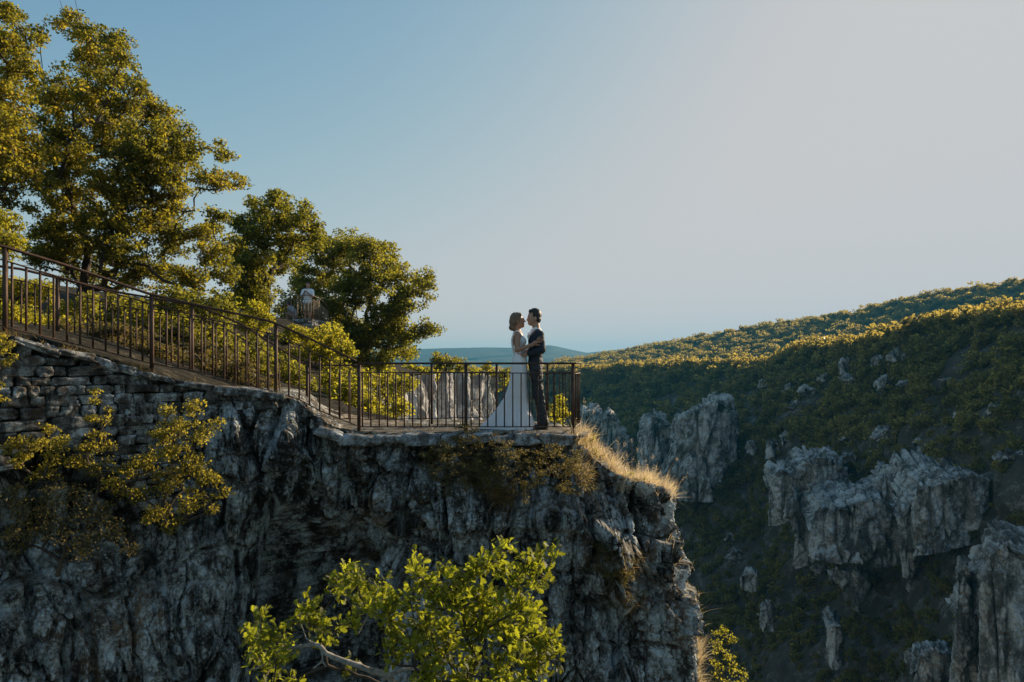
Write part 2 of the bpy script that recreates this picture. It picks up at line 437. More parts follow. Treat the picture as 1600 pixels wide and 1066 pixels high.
# ------------------------------------------------------------------ far hills
def hill(name, prof, d0, d1, ybot, mat, nu=260, nv=26, amp=6., fr=.006):
    prof = np.array(prof, float)
    px = np.linspace(prof[0, 0], prof[-1, 0], nu); py = np.interp(px, prof[:, 0], prof[:, 1])
    G = np.zeros((nu, nv, 3))
    for j in range(nv):
        t = j / (nv - 1); yy = py + (ybot - py) * t; D = 1 / ((1 - t) / d0 + t / d1)
        G[:, j] = np.stack([(px - 800) / F * D, D + 0 * px, (HOR - yy) / F * D], 1)
    nn = normals(G); 
    if nn[nu // 2, nv // 2, 1] > 0: nn = -nn
    tt = np.linspace(0, 1, nv)[None, :]
    G = G + nn * (fbm(G * fr, 5) * amp * sstep(0, .25, tt))[..., None]
    return structure(mesh(name, G, gridfaces(nu, nv)[:, ::-1], mat))
hm, n_, l_, b_ = newmat('distant_wooded_hills')
tc_ = n_.new('ShaderNodeTexCoord').outputs['Object']
c_ = ramp(n_, l_, nz(n_, l_, tc_, .012, 8, .7, 0, (1, .35, 2.5)), [(.38, (.008, .025, .025)), (.52, (.02, .045, .04)), (.66, (.06, .09, .07))])  # woods tinted blue-green: some of the haze is put into their colour
l_.new(c_, b_.inputs['Base Color']); b_.inputs['Roughness'].default_value = 1
hill('distant_hills', [(-700, 560), (200, 552), (540, 549), (640, 546), (700, 544), (760, 543), (835, 544), (848, 541), (858, 539.5), (870, 541.5), (890, 546), (920, 552), (960, 556), (1100, 566), (1400, 575)], 3200, 1800, 600, hm, 500, 40, 16., .006)
hill('distant_hills', [(820, 562), (900, 553), (940, 549), (980, 545), (1040, 541), (1200, 541), (1500, 541)], 4300, 3400, 585, hm, 300, 20, 16., .005)

sf = [P(x, y, 2560) for x, y in [(700, 561.5), (730, 560), (768, 557), (800, 555.2), (800, 556), (768, 558.6), (735, 562), (705, 563)]]
structure(mesh('field', sf, [list(range(8))], plain('pale_far_field', (.42, .40, .34), 1, var=.2, scale=.02)))
# ------------------------------------------------------------------ the far plateau (behind) and the gorge side (right)
RIDGE_B = np.array([(560, 586), (700, 583), (830, 576), (880, 566), (940, 558), (979, 551), (1031, 541), (1119, 525), (1189, 512), (1276, 501), (1399, 475), (1495, 456), (1600, 444), (1800, 430), (2300, 400)], float)
RIDGE_A = np.array([(560, 592), (700, 588), (800, 585), (900, 587), (1000, 584), (1088, 578), (1206, 577), (1232, 561), (1294, 550), (1359, 537), (1442, 519), (1521, 503), (1600, 500), (1750, 470), (2300, 400)], float)
def dep(px, k):
    if k == 'A':
        r = np.interp(px, [560, 900, 1100, 1200, 1400, 1600, 2300], [560, 430, 340, 295, 210, 155, 90])
        b = np.interp(px, [560, 900, 1115, 1300, 1600, 2300], [230, 190, 150, 120, 85, 50])
    else:
        r = np.interp(px, [560, 900, 1200, 1600, 2300], [1100, 900, 720, 560, 400]); b = np.interp(px, [560, 1000, 1600, 2300], [560, 470, 330, 250])
    return r, b
def side(k, ridge, ybot, nu, nv, x0=560, x1=2250):
    px = np.linspace(x0, x1, nu); py = np.interp(px, ridge[:, 0], ridge[:, 1]); r, b = dep(px, k)
    G = np.zeros((nu, nv + 4, 3))
    for j in range(nv):
        t = j / (nv - 1); yy = py + (ybot - py) * t; D = 1 / ((1 - t) / r + t / b)
        G[:, j + 4] = np.stack([(px - 800) / F * D, D, (HOR - yy) / F * D], 1)
    for j in range(4):                                     # the plateau runs on behind the rim
        G[:, j] = G[:, 4] * (1 + .06 * (4 - j))[..., None] if False else G[:, 4] + np.stack([.03 * r * (4 - j), .09 * r * (4 - j), (-.01 * r * (4 - j))], 1)
    return G
GB = side('B', RIDGE_B, 640, 420, 60)
nB = normals(GB); nB = np.where(nB[..., 2:3] < 0, -nB, nB)
GB = GB + nB * (fbm(GB * .012, 4) * 5.0 * np.linspace(0, 1, GB.shape[1])[None, :])[..., None]
structure(mesh('plateau', GB, gridfaces(*GB.shape[:2])[:, ::-1], M['slope']))
GA = side('A', RIDGE_A, 1230, 900, 330)
nA = normals(GA); nA = np.where(nA[..., 2:3] < 0, -nA, nA)
ta = np.clip((np.arange(GA.shape[1]) - 4) / 330., 0, 1)[None, :]
q_ = GA * np.array([.02, .02, .02])
relief_ = fbm(q_, 4) * 9.0 * sstep(0, .3, ta)
rk = fbm(GA * np.array([.05, .05, .03]) + 9, 4)
ROCKY = sstep(.17, .36, rk) * sstep(.03, .12, ta)
relief_ = relief_ + ROCKY * 2.0 + fbm(GA * .22, 4) * 1.2
GA = GA + nA * relief_[..., None]
structure(mesh('hillside', GA, gridfaces(*GA.shape[:2])[:, ::-1], M['slope']))

# mown field lying between the two rims
fm, n_, l_, b_ = newmat('stubble_field')
tc_ = n_.new('ShaderNodeTexCoord').outputs['Object']
l_.new(ramp(n_, l_, nz(n_, l_, tc_, .12, 5, .6), [(.3, (.13, .10, .055)), (.7, (.22, .17, .09))]), b_.inputs['Base Color']); b_.inputs['Roughness'].default_value = 1
fo = [P(918, 580, 460), P(945, 574.5, 520), P(985, 571.5, 560), P(1050, 570.5, 575), P(1100, 571, 560), P(1090, 580, 455), P(1000, 584, 440)]
structure(mesh('field', fo, [list(range(7))], fm))

# ------------------------------------------------------------------ limestone crags standing out of the gorge side
def crag(top, bot, d, thick, seed=0, back=14., nu=150, nv=110, mat='crag', amp=1.0, colw=.35):
    """top, bot: left-to-right outlines (px,py) of crest and foot"""
    top = np.array(top, float); bot = np.array(bot, float)
    u = np.linspace(0, 1, nu)
    def res(c):
        s = np.linspace(0, 1, len(c)); return np.stack([np.interp(u, s, c[:, 0]), np.interp(u, s, c[:, 1])], 1)
    T_, B_ = res(top), res(bot)
    rows = []
    prof = np.sqrt(np.clip(1 - (2 * u - 1) ** 2, 0, 1)) ** .8
    for j in range(6):                                    # the crest runs back into the slope
        f = 1 - j / 6.; dd = d - thick * prof + back * f
        rows.append(np.stack([(T_[:, 0] - 800) / F * d + (dd - d) * (T_[:, 0] - 800) / F * .6, dd, (HOR - T_[:, 1]) / F * d + .12 * back * f - 1.2 * (1 - prof)], 1))
    for j in range(nv):
        t = j / (nv - 1); q = T_ * (1 - t) + B_ * t; dd = d - thick * prof - thick * .25 * t
        rows.append(np.stack([(q[:, 0] - 800) / F * dd, dd, (HOR - q[:, 1]) / F * dd], 1))
    G = np.stack(rows, 1)
    nn = normals(G); 
    if nn[nu // 2, nv // 2, 1] > 0: nn = -nn
    sc = d / 200.
    w1, w2, wi = worley(G * np.array([.20, .20, .035]) / sc + seed)
    v1, v2, _ = worley(G * np.array([.5, .5, .25]) / sc + seed)
    disp = fbm(G * np.array([.10, .10, .03]) / sc + seed, 5) * 3.0 + (wi - .5) * 2.6 - (1 - sstep(0, .18, w2 - w1)) * 1.8 - (1 - sstep(0, .2, v2 - v1)) * .5 + fbm(G * .7 / sc, 4) * .7
    G = G + nn * (disp * sc * amp * (.35 + .65 * prof[:, None]))[..., None]
    return structure(mesh('crag', G, gridfaces(nu, G.shape[1])[:, ::-1], M[mat]))
crag([(1050, 700), (1062, 655), (1085, 640), (1110, 628), (1132, 624), (1142, 640), (1148, 700)], [(1010, 775), (1040, 780), (1080, 785), (1110, 785), (1130, 780), (1148, 770)], 262, 16, 3)
crag([(1000, 690), (1008, 655), (1022, 645), (1040, 648), (1054, 668), (1056, 700)], [(992, 740), (1010, 745), (1030, 745), (1055, 742)], 285, 12, 5)
crag([(938, 655), (950, 640), (963, 645), (978, 668), (992, 700)], [(935, 705), (950, 712), (970, 722), (992, 728)], 300, 9, 8)
crag([(905, 648), (915, 641), (930, 642), (942, 650)], [(905, 672), (915, 676), (930, 676), (942, 672)], 310, 6, 9)
crag([(1202, 760), (1206, 742), (1222, 736), (1240, 726), (1262, 715), (1290, 712), (1318, 722), (1330, 742)], [(1203, 822), (1225, 818), (1252, 800), (1244, 880), (1236, 892), (1262, 880), (1290, 850), (1330, 830)], 182, 9, 11)
crag([(1268, 830), (1280, 792), (1300, 790), (1318, 792), (1340, 784), (1372, 776), (1390, 790), (1410, 800), (1426, 806)], [(1262, 868), (1280, 876), (1310, 882), (1340, 880), (1370, 888), (1400, 884), (1426, 880)], 155, 10, 14, back=24)
crag([(1366, 780), (1370, 756), (1382, 740), (1395, 744), (1404, 760), (1408, 800)], [(1362, 800), (1375, 806), (1390, 806), (1410, 806)], 160, 6, 15)
crag([(1404, 812), (1410, 796), (1420, 794), (1430, 798), (1436, 812)], [(1412, 900), (1415, 920), (1420, 926), (1424, 915), (1430, 890)], 138, 4, 17, back=14)
crag([(1424, 800), (1432, 780), (1438, 765), (1455, 758), (1480, 750), (1500, 742), (1525, 746), (1545, 750), (1560, 770)], [(1430, 870), (1440, 868), (1460, 866), (1485, 862), (1505, 855), (1530, 850), (1552, 838), (1562, 812)], 131, 8, 19, back=34)
crag([(1494, 960), (1497, 900), (1504, 880), (1512, 882), (1519, 905), (1526, 930), (1532, 960)], [(1480, 1110), (1488, 1120), (1500, 1120), (1515, 1120), (1530, 1120), (1545, 1110)], 104, 6, 23, back=8)
crag([(1528, 960), (1534, 915), (1545, 880), (1556, 856), (1572, 846), (1600, 850), (1640, 862), (1700, 900)], [(1530, 1100), (1545, 1120), (1570, 1130), (1600, 1130), (1640, 1130), (1700, 1120)], 95, 8, 26, back=14)
crag([(1300, 905), (1310, 892), (1330, 894), (1350, 900), (1362, 912)], [(1330, 930), (1338, 945), (1342, 960), (1348, 955), (1356, 930)], 150, 5, 29, back=8)
crag([(1296, 980), (1302, 972), (1310, 972), (1316, 985)], [(1290, 1040), (1300, 1050), (1312, 1050), (1320, 1040)], 135, 4, 31, back=8)
crag([(1425, 1050), (1432, 1020), (1450, 1012), (1480, 1018), (1500, 1030)], [(1420, 1110), (1440, 1120), (1470, 1120), (1500, 1120)], 110, 5, 33, back=8)

def outcrop(px, py, w, h, sd):
    r_, b_d = dep(px, 'A'); ry_ = np.interp(px, RIDGE_A[:, 0], RIDGE_A[:, 1]); t = (py + h * .5 - ry_) / (1230 - ry_); D = 1 / ((1 - t) / r_ + t / b_d) - 4
    rg = np.random.RandomState(sd); k = 6; xs = np.linspace(-.5, .5, k) * w
    top = [(px + x, py - h * .5 * (1 - (2 * x / w) ** 2) + (rg.rand() - .5) * h * .35) for x in xs]
    bot = [(px + x * .9 + (rg.rand() - .5) * w * .1, py + h * .5 + (rg.rand() - .5) * h * .5) for x in xs]
    crag(top, bot, D, w / F * D * .22, sd, back=w / F * D * .6, nu=70, nv=46)
for k_, a_ in enumerate([(1322, 572, 18, 22), (1332, 592, 34, 20), (1270, 612, 40, 20), (1232, 608, 18, 16), (1196, 600, 22, 12), (1244, 632, 22, 22), (1386, 600, 36, 18), (1420, 600, 30, 14), (1405, 558, 36, 16), (1372, 566, 20, 14), (1484, 594, 30, 12), (1290, 590, 22, 14),
      (1384, 681, 40, 12), (1318, 690, 14, 20), (1366, 708, 14, 10), (1326, 716, 30, 16), (1230, 684, 22, 22), (1120, 618, 26, 10), (1175, 700, 16, 20), (1212, 700, 26, 26), (1556, 640, 26, 12), (1582, 712, 50, 16), (1440, 690, 20, 8), (1500, 650, 18, 8), (1150, 870, 22, 22), (1170, 905, 30, 26), (1140, 840, 14, 18), (1280, 890, 20, 16), (1200, 960, 26, 40)]):
    outcrop(*a_, 200 + k_)
# ------------------------------------------------------------------ woods on the plateau and gorge side: far-off masses
def clump(seed, n, s, flat=.8):
    rng = np.random.RandomState(seed)
    k = 9; c = rng.normal(size=(k, 3)) * np.array([.42, .42, .28]) + np.array([0, 0, .55]); r = .35 + .3 * rng.rand(k)
    i = rng.randint(0, k, n); v = rng.normal(size=(n, 3)); v /= np.linalg.norm(v, axis=1)[:, None]
    p = c[i] + v * (r[i] * rng.rand(n) ** .3)[:, None] * np.array([1, 1, flat])
    V, Fc = quads(p, s, rng, .8, up=.3)
    me_o = mesh('leaf_clump', V, Fc, M['leaf_far'], smooth=False); COL.objects.unlink(me_o)
    return me_o
CLUMPS = [clump(50 + i, 330, .26) for i in range(5)]
def wood(name, label, pts, sca, seed, kinds=CLUMPS):
    rng = np.random.RandomState(seed); n = len(pts)
    me = bpy.data.meshes.new(name); me.vertices.add(n); me.vertices.foreach_set('co', np.asarray(pts, np.float32).ravel())
    for nm, tp, arr in (('scl', 'FLOAT', sca), ('yaw', 'FLOAT', rng.rand(n) * 6.28), ('pick', 'INT', rng.randint(0, len(kinds), n))):
        a = me.attributes.new(nm, tp, 'POINT'); a.data.foreach_set('value', np.asarray(arr, np.int32 if tp == 'INT' else np.float32))
    me.materials.append(M['leaf_far'])
    o = bpy.data.objects.new(name, me); COL.objects.link(o)
    ng = bpy.data.node_groups.new(name, 'GeometryNodeTree')
    ng.interface.new_socket('Geometry', in_out='INPUT', socket_type='NodeSocketGeometry')
    ng.interface.new_socket('Geometry', in_out='OUTPUT', socket_type='NodeSocketGeometry')
    N, L = ng.nodes, ng.links
    gi = N.new('NodeGroupInput'); go = N.new('NodeGroupOutput')
    m2p = N.new('GeometryNodeMeshToPoints'); L.new(gi.outputs[0], m2p.inputs[0])
    iop = N.new('GeometryNodeInstanceOnPoints'); L.new(m2p.outputs[0], iop.inputs['Points'])
    jn = N.new('GeometryNodeJoinGeometry')
    for kobj in kinds:
        oi = N.new('GeometryNodeObjectInfo'); oi.inputs['Object'].default_value = kobj; oi.inputs['As Instance'].default_value = True
        L.new(oi.outputs['Geometry'], jn.inputs[0])
    L.new(jn.outputs[0], iop.inputs['Instance']); iop.inputs['Pick Instance'].default_value = True
    def attr(nm, tp):
        a = N.new('GeometryNodeInputNamedAttribute'); a.data_type = tp; a.inputs['Name'].default_value = nm
        return [x for x in a.outputs if x.enabled and x.name == 'Attribute'][0]
    L.new(attr('pick', 'INT'), iop.inputs['Instance Index']); L.new(attr('scl', 'FLOAT'), iop.inputs['Scale'])
    cx = N.new('ShaderNodeCombineXYZ'); L.new(attr('yaw', 'FLOAT'), cx.inputs['Z'])
    L.new(cx.outputs[0], iop.inputs['Rotation'])
    L.new(iop.outputs[0], go.inputs[0])
    md = o.modifiers.new('woods', 'NODES'); md.node_group = ng
    tag(o, label, 'woodland', kind='stuff')
    return o
def scatter(G, n, seed, wfun=None):
    rng = np.random.RandomState(seed)
    a, b, c, d = G[:-1, :-1], G[1:, :-1], G[1:, 1:], G[:-1, 1:]
    ar = np.linalg.norm(np.cross(c - a, d - b), axis=-1) * .5
    w = ar if wfun is None else ar * wfun
    w = (w / w.sum()).ravel(); k = rng.choice(len(w), n, p=w)
    f = rng.rand(n, 2); i, j = np.unravel_index(k, ar.shape)
    return (G[i, j] * ((1 - f[:, :1]) * (1 - f[:, 1:])) + G[i + 1, j] * (f[:, :1] * (1 - f[:, 1:])) + G[i + 1, j + 1] * (f[:, :1] * f[:, 1:]) + G[i, j + 1] * ((1 - f[:, :1]) * f[:, 1:])), i, j
rngw = np.random.RandomState(99)
wA = (1 - .93 * ROCKY[:-1, :-1]) * (.35 + .65 * sstep(-.15, .1, fbm(GA[:-1, :-1] * .03 + 40, 3)))
wA[:, :6] = 1.6
visx = (GA[:-1, :-1, 0] / GA[:-1, :-1, 1] * F + 800); wA *= np.where(visx < 840, .25, 1.0) * np.where(visx > 1750, .25, 1.0)
pA, iA, jA = scatter(GA, 16500, 1, wA)
tt_ = np.clip((jA - 4) / 330., 0, 1)
sA = (.75 + 1.5 * rngw.rand(len(pA)) ** 2.2) * np.interp(tt_, [0, .06, .3, 1], [2.3, 1.9, 1.35, 1.2]) * np.interp(pA[:, 1], [80, 200, 400], [.62, .95, 1.2])
wood('scrub_woodland', 'dark green scrub oak wood over the gorge side, its top edge sunlit', pA - np.array([0, 0, .4]), sA, 3)
wB = np.ones((GB.shape[0] - 1, GB.shape[1] - 1)); wB[:, :5] = 1.4
vb = (GB[:-1, :-1, 0] / GB[:-1, :-1, 1] * F + 800); wB *= np.where(vb < 860, .3, 1) * np.where(vb > 1700, .2, 1)
pB, iB, jB = scatter(GB, 13000, 2, wB)
# nothing grows on the field
pxB = pB[:, 0] / pB[:, 1] * F + 800; pyB = HOR - pB[:, 2] / pB[:, 1] * F
ok = ~((pB[:, 1] < 575) & (pxB > 900) & (pxB < 1165) & (pyB > 569))
pB = pB[ok]; jB = jB[ok]
sB = (1.8 + 3.8 * rngw.rand(len(pB)) ** 2.0)
wood('plateau_woodland', 'green oak wood covering the far ridge under the sky', pB, sB, 4)

# ------------------------------------------------------------------ the near spur: cliff we look across to
TOPC = [(-420, 430, 7.0), (-240, 480, 7.3), (-120, 502, 7.55), (0, 524, 7.85), (120, 552, 8.45), (235, 586, 9.0), (350, 606, 9.45), (440, 620, 9.62), (468, 628, 9.66), (500, 655, 9.75), (560, 680, 9.84),
        (640, 680, 9.84), (740, 681, 9.84), (850, 682, 9.84), (898, 688, 9.86), (935, 722, 9.86), (975, 746, 9.8), (1020, 757, 9.9), (1044, 768, 10.3), (1046, 768, 11.6), (1020, 752, 14), (985, 735, 19), (965, 720, 26)]
tc3 = catmull([P(*p) for p in TOPC], 3000); NU = 1250
BOT = [(-6.9, 5.6), (-6.4, 6.0), (-6.2, 6.5), (-5.9, 6.9), (-5.1, 7.4), (-4.5, 8.2), (-3.9, 8.7), (-3.35, 9.2), (-2.9, 10.2), (-2.6, 10.8), (-2.2, 10.1),
       (-1.5, 9.4), (-.7, 9.1), (.3, 8.9), (1.1, 8.8), (1.9, 8.8), (2.6, 9.0), (3.3, 9.6), (3.75, 10.6), (3.9, 12), (4.0, 14.5), (4.6, 19), (5, 26)]
ZB = -11.0
bc3 = catmull([(x, y, ZB) for x, y in BOT], 3000)
cu = np.linspace(0, 1, 3000)
# more columns where the picture sees the rock
dens_ = np.interp(cu, [0, .1, .14, .8, .88, 1], [.3, .6, 1, 1.1, 1, .3]); cd = np.cumsum(dens_); cd /= cd[-1]
us = np.interp(np.linspace(0, 1, NU), cd, np.arange(3000)).astype(int)
TC, BC = tc3[us], bc3[us]
NV = 620; CAPR = 26
inward = np.zeros_like(TC); tg = np.gradient(TC, axis=0); tg[:, 2] = 0; tg /= np.linalg.norm(tg, axis=1)[:, None]
inward[:, 0] = -tg[:, 1]; inward[:, 1] = tg[:, 0]
# smooth the inward direction so that the cap does not fold at the corner
ker = np.ones(161) / 161
for q in range(2): inward[:, q] = np.convolve(np.pad(inward[:, q], 80, mode='edge'), ker, 'valid')
vs = np.linspace(0, 1, NV) ** 1.25
G = np.zeros((NU, CAPR + NV, 3))
for j in range(CAPR):
    f = (1 - j / CAPR) ** 1.6
    G[:, j] = TC + inward * 2.6 * f
    G[:, j, 2] += .02 * f
for j in range(NV):
    t = vs[j]
    e = t ** .8
    G[:, CAPR + j, :2] = TC[:, :2] * (1 - e) + BC[:, :2] * e
    G[:, CAPR + j, 2] = TC[:, 2] * (1 - t) + ZB * t
X, Z = G[..., 0], G[..., 2]
nn = normals(G)
if nn[NU // 2, CAPR + 200, 1] > 0: nn = -nn
below = TC[:, None, 2] - Z                                 # metres under the rim
sidew = sstep(0.05, .3, below)
# large forms, then columns, cracks and small blocks
out = np.zeros(X.shape)
out += .55 * sstep(.25, 1.1, below) * (1 - sstep(1.2, 1.35, below) * .35) * sstep(-2.0, -1.0, X) * (1 - sstep(1.25, 1.9, X))      # bushy bank under the railing
out += .25 * sstep(.9, 1.05, below) * (1 - sstep(2.6, 3.6, below)) * sstep(.2, .6, X) * (1 - sstep(1.5, 2.0, X))
out -= 1.3 * sstep(.8, 2.6, below) * sstep(-3.9, -3.2, X) * (1 - sstep(-2.55, -2.0, X))      # dark cleft
out += .35 * sstep(.1, .5, below) * (1 - sstep(1.3, 2.5, below)) * sstep(-4.1, -3.7, X) * (1 - sstep(-3.2, -3.0, X))  # block jutting beside the stair foot
out -= .8 * sstep(.6, 1.2, below) * (1 - sstep(2.2, 3.2, below)) * sstep(-7, -6.4, X) * (1 - sstep(-4.9, -4.3, X))            # hollow filled by shrubs
out += .3 * sstep(1.8, 2.6, below) * sstep(-5.5, -4.6, X) * (1 - sstep(-4.1, -3.8, X))
out -= .5 * sstep(1.6, 2.2, below) * (1 - sstep(2.4, 3.0, below)) * sstep(.55, .85, X) * (1 - sstep(1.5, 2.1, X))
p = G.astype(np.float32)
wv = p + .10 * np.stack([perlin(p * .9), perlin(p * .9 + 31), perlin(p * .7 + 77)], -1)
c1, c2, cid = worley(wv * np.array([1.1, 1.1, .34]))
out += ((cid - .5) * .34 - (1 - sstep(0, .12, c2 - c1)) * .20) * sidew
c1, c2, cid = worley(wv * np.array([3.3, 3.3, 1.3]) + 5)
out += ((cid - .5) * .17 - (1 - sstep(0, .12, c2 - c1)) * .09) * (.2 + .8 * sidew)
c1, c2, cid = worley(wv * np.array([8.5, 8.5, 6.0]) + 11)
out += ((cid - .5) * .055 - (1 - sstep(0, .16, c2 - c1)) * .035) * (.35 + .65 * sidew)
out += fbm(p * np.array([.8, .8, .4]), 4) * .24 * sidew + fbm(p * np.array([3.5, 3.5, 2.6]), 5) * .13 * (.3 + .7 * sidew)
su = np.concatenate([[0], np.cumsum(np.linalg.norm(np.diff(TC[:, :2], axis=0), axis=1))])[:, None] + 0 * Z
def blocks(w, h, amp, groove, seed, ew):
    zz = Z / h + .35 * perlin(p * .8 + seed) + .12 * perlin(p * 3 + seed); row = np.floor(zz).astype(np.int64)
    xx = su / w + RND[row & 4095, 0] * 9 + .30 * perlin(p * 1.1 + seed + 20) + .10 * perlin(p * 4 + seed); col = np.floor(xx).astype(np.int64)
    v = RND[hsh(row, col, row * 0 + seed)][..., 1]; v2 = RND[hsh(row, col, row * 0 + seed)][..., 2]; v3 = RND[hsh(row, col, row * 0 + seed)][..., 0]
    fx, fz = xx - col, zz - row
    e = np.minimum(np.minimum(fx, 1 - fx) * w, np.minimum(fz, 1 - fz) * h)
    return (v - .5) * amp + (fx - .5) * (v2 - .5) * amp * .9 + (fz - .5) * (v3 - .5) * amp * .9 - (1 - sstep(0, ew, e)) * groove
out += blocks(.62, 1.35, .30, .14, 3, .06) * sidew + blocks(.24, .42, .10, .05, 8, .03) * (.2 + .8 * sidew) + blocks(.09, .13, .03, .018, 15, .014) * (.3 + .7 * sidew)
r_ = fbm(p * np.array([11, 11, 8.]), 3); out += (.5 - np.abs(r_)) * .035
out = np.where(np.arange(NU)[:, None] > 0, out * (1 - .45 * sstep(2.2, 2.9, X) * sidew) - .18 * sstep(2.1, 2.7, X) * sidew, out)
G = G + nn * out[..., None]
# keep the walked ground under the railing and couple level
cap = np.zeros(X.shape); cap[:, :CAPR] = 1
G[..., 2] = np.where((cap > 0), np.minimum(G[..., 2], TC[:, None, 2] + .015), G[..., 2])
structure(mesh('cliff', G, gridfaces(*G.shape[:2])[:, ::-1], M['cliff']))

# ground of the walk and the hill rising behind it
BND = catmull([(1.0, 9.5, -1.05), (1.25, 11.0, -1.05), (1.2, 12.5, -1.15), (-.6, 12.9, -1.12), (-3.0, 13.5, -1.4), (-5.6, 20, -1.6), (-8.0, 33, -1.2), (-6.0, 50, -.9), (-2.3, 70, -.8), (2, 84, -1.0), (-12, 120, -1.4), (-60, 170, -2)], 420)
CP = np.array([(-2.4, 10, -.99), (0, 10, -1.0), (0, 11.5, -1.0), (1.0, 10.3, -1.02), (1.2, 12.3, -1.2), (-2.3, 11.6, -1.02), (-3.4, 9.9, -.62), (-3.4, 11.3, -.72), (-4.7, 9.3, -.14), (-4.6, 10.6, -.2), (-5.9, 8.0, .34), (-5.9, 9.6, .36), (-7.5, 7.6, .8),
               (-9, 10, 1.0), (-7, 12.5, .5), (-5, 13, -.4), (-9, 15, 1.1), (-14, 15, 1.9), (-9.4, 28.5, 1.85), (-9.0, 31, 1.85), (-12, 30, 2.0), (-11, 22, 1.6), (-20, 30, 3.4), (-30, 20, 4), (-7, 20, -.4), (-8, 33, -.6), (-6, 50, -.8), (-2.3, 70, -.8), (-14, 50, 1.0), (-30, 80, 0), (-12, 120, -1.4), (-60, 170, -2), (4.2, 26, -4), (2.2, 16, -2.2)])
def tps(cp, q):
    d = lambda a, b: np.linalg.norm(a[:, None] - b[None], axis=-1)
    K = d(cp[:, :2], cp[:, :2]); n = len(cp); Pm = np.c_[np.ones(n), cp[:, :2]]
    A = np.block([[K, Pm], [Pm.T, np.zeros((3, 3))]]); w = np.linalg.solve(A, np.r_[cp[:, 2], 0, 0, 0])
    return d(q, cp[:, :2]) @ w[:n] + np.c_[np.ones(len(q)), q] @ w[n:]
wl_ = np.concatenate([np.linspace(0, 9, 120), np.linspace(9.3, 60, 60)])
H = np.zeros((len(BND), len(wl_), 3))
for j, w in enumerate(wl_): H[:, j] = BND + np.array([-1, -.22, 0]) * w
H[:, :, 1] = np.maximum(H[:, :, 1], 0)
H[..., 2] = tps(CP, H[..., :2].reshape(-1, 2)).reshape(H.shape[:2])
# stop the sheet behind the cliff rim
H[..., 2] += fbm(H * 1.2, 4) * .10 * sstep(0, 1.5, np.abs(H[..., 1] - 10.7)) 
k_ = tc3[:, 0] < .9; front = np.interp(H[..., 0], tc3[k_][:, 0], tc3[k_][:, 1]) + .04
gapf = np.maximum(0, front - H[..., 1]); H[..., 2] -= gapf * 3.5
H[..., 2] = np.where(gapf > np.where(H[..., 0] < -3.6, .13, .05), -8.0, H[..., 2])
fs = gridfaces(*H.shape[:2]); Hf = H.reshape(-1, 3); keep = (Hf[fs][:, :, 2] > -7.9).all(1)
fk = fs[keep]; fc = Hf[fk].mean(1)
M['litter'] = rock_mat('shade_painted_litter', 2.2, dark=(.012, .011, .008), mid=(.035, .03, .018), pale=(.13, .11, .08), warm=(.06, .045, .025), bump=.04, palepos=.60, soil=0)  # leaf litter darkened: tree shade on walk and slope put into its colour
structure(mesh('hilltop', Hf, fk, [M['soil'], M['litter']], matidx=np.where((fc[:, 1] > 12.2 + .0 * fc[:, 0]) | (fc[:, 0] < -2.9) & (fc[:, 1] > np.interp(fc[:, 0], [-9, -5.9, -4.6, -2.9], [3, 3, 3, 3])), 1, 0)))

# cliff of the next headland, seen between the bars
i0 = 215
bt = catmull([(-8.6, 30, -1.0), (-7.6, 36, -.9), (-6.3, 44, -.8), (-5.2, 51, -.75), (-4.1, 58, -.7), (-3.0, 66, -.75), (-2.2, 71.5, -.8), (-2.5, 76, -.8), (-6, 82, -.8)], 560)
Gc = np.zeros((560, 300, 3))
for j in range(300):
    t = j / 299.; Gc[:, j] = bt + np.array([2.5 * t, -1.0 * t, -34 * t])
nn = normals(Gc); 
if nn[250, 150, 0] < 0: nn = -nn
w1, w2, wi = worley(Gc * np.array([.5, .5, .07])); v1, v2, vi = worley(Gc * np.array([1.5, 1.5, .5]))
dsp = fbm(Gc * np.array([.35, .35, .05]), 4) * 1.6 - (1 - sstep(0, .3, w2 - w1)) * .9 + (wi - .5) * 1.3 - (1 - sstep(0, .2, v2 - v1)) * .15 + fbm(Gc * 1.4, 4) * .25
Gc = Gc + nn * dsp[..., None]
structure(mesh('headland_cliff', Gc, gridfaces(560, 300)[:, ::-1], M['crag2']))

# ------------------------------------------------------------------ dry-stone wall under the stair railing
def stone(rng, c, ax, L, Hh, D, n=5):
    """rounded irregular block; ax = (along, out, up)"""
    g = np.linspace(-1, 1, n); fs, vs_ = [], []; off = 0
    for s in range(6):
        a, b = np.meshgrid(g, g, indexing='ij'); o_ = np.ones_like(a); k = s // 2; sg = 1 if s % 2 else -1
        p = [None] * 3; p[k] = o_ * sg; p[(k + 1) % 3] = a if sg > 0 else -a; p[(k + 2) % 3] = b
        q = np.stack(p, -1).reshape(-1, 3)
        vs_.append(q); fs.append(gridfaces(n, n) + off); off += n * n
    q = np.concatenate(vs_)
    q = q / (np.sum(np.abs(q) ** 8, axis=1) ** (1 / 8.))[:, None]
    ph = rng.rand(3) * 50
    q = q * (1 + .22 * perlin((q * 1.1 + ph).astype(np.float32)) + .11 * perlin((q * 2.7 + ph).astype(np.float32)))[:, None]
    q[:, 2] *= 1 + .25 * q[:, 0] * (rng.rand() - .5); q[:, 0] *= 1 + .3 * q[:, 2] * (rng.rand() - .5)
    tl = (rng.rand() - .5) * .16; q = q * np.array([L / 2, D / 2, Hh / 2]); q = np.stack([q[:, 0] * math.cos(tl) - q[:, 2] * math.sin(tl), q[:, 1], q[:, 0] * math.sin(tl) + q[:, 2] * math.cos(tl)], 1)
    return c + q[:, :1] * ax[0] + q[:, 1:2] * ax[1] + q[:, 2:] * ax[2], np.concatenate(fs)
wpx = np.array([-300, -120, 0, 60, 120, 235, 300, 350, 400, 440], float)
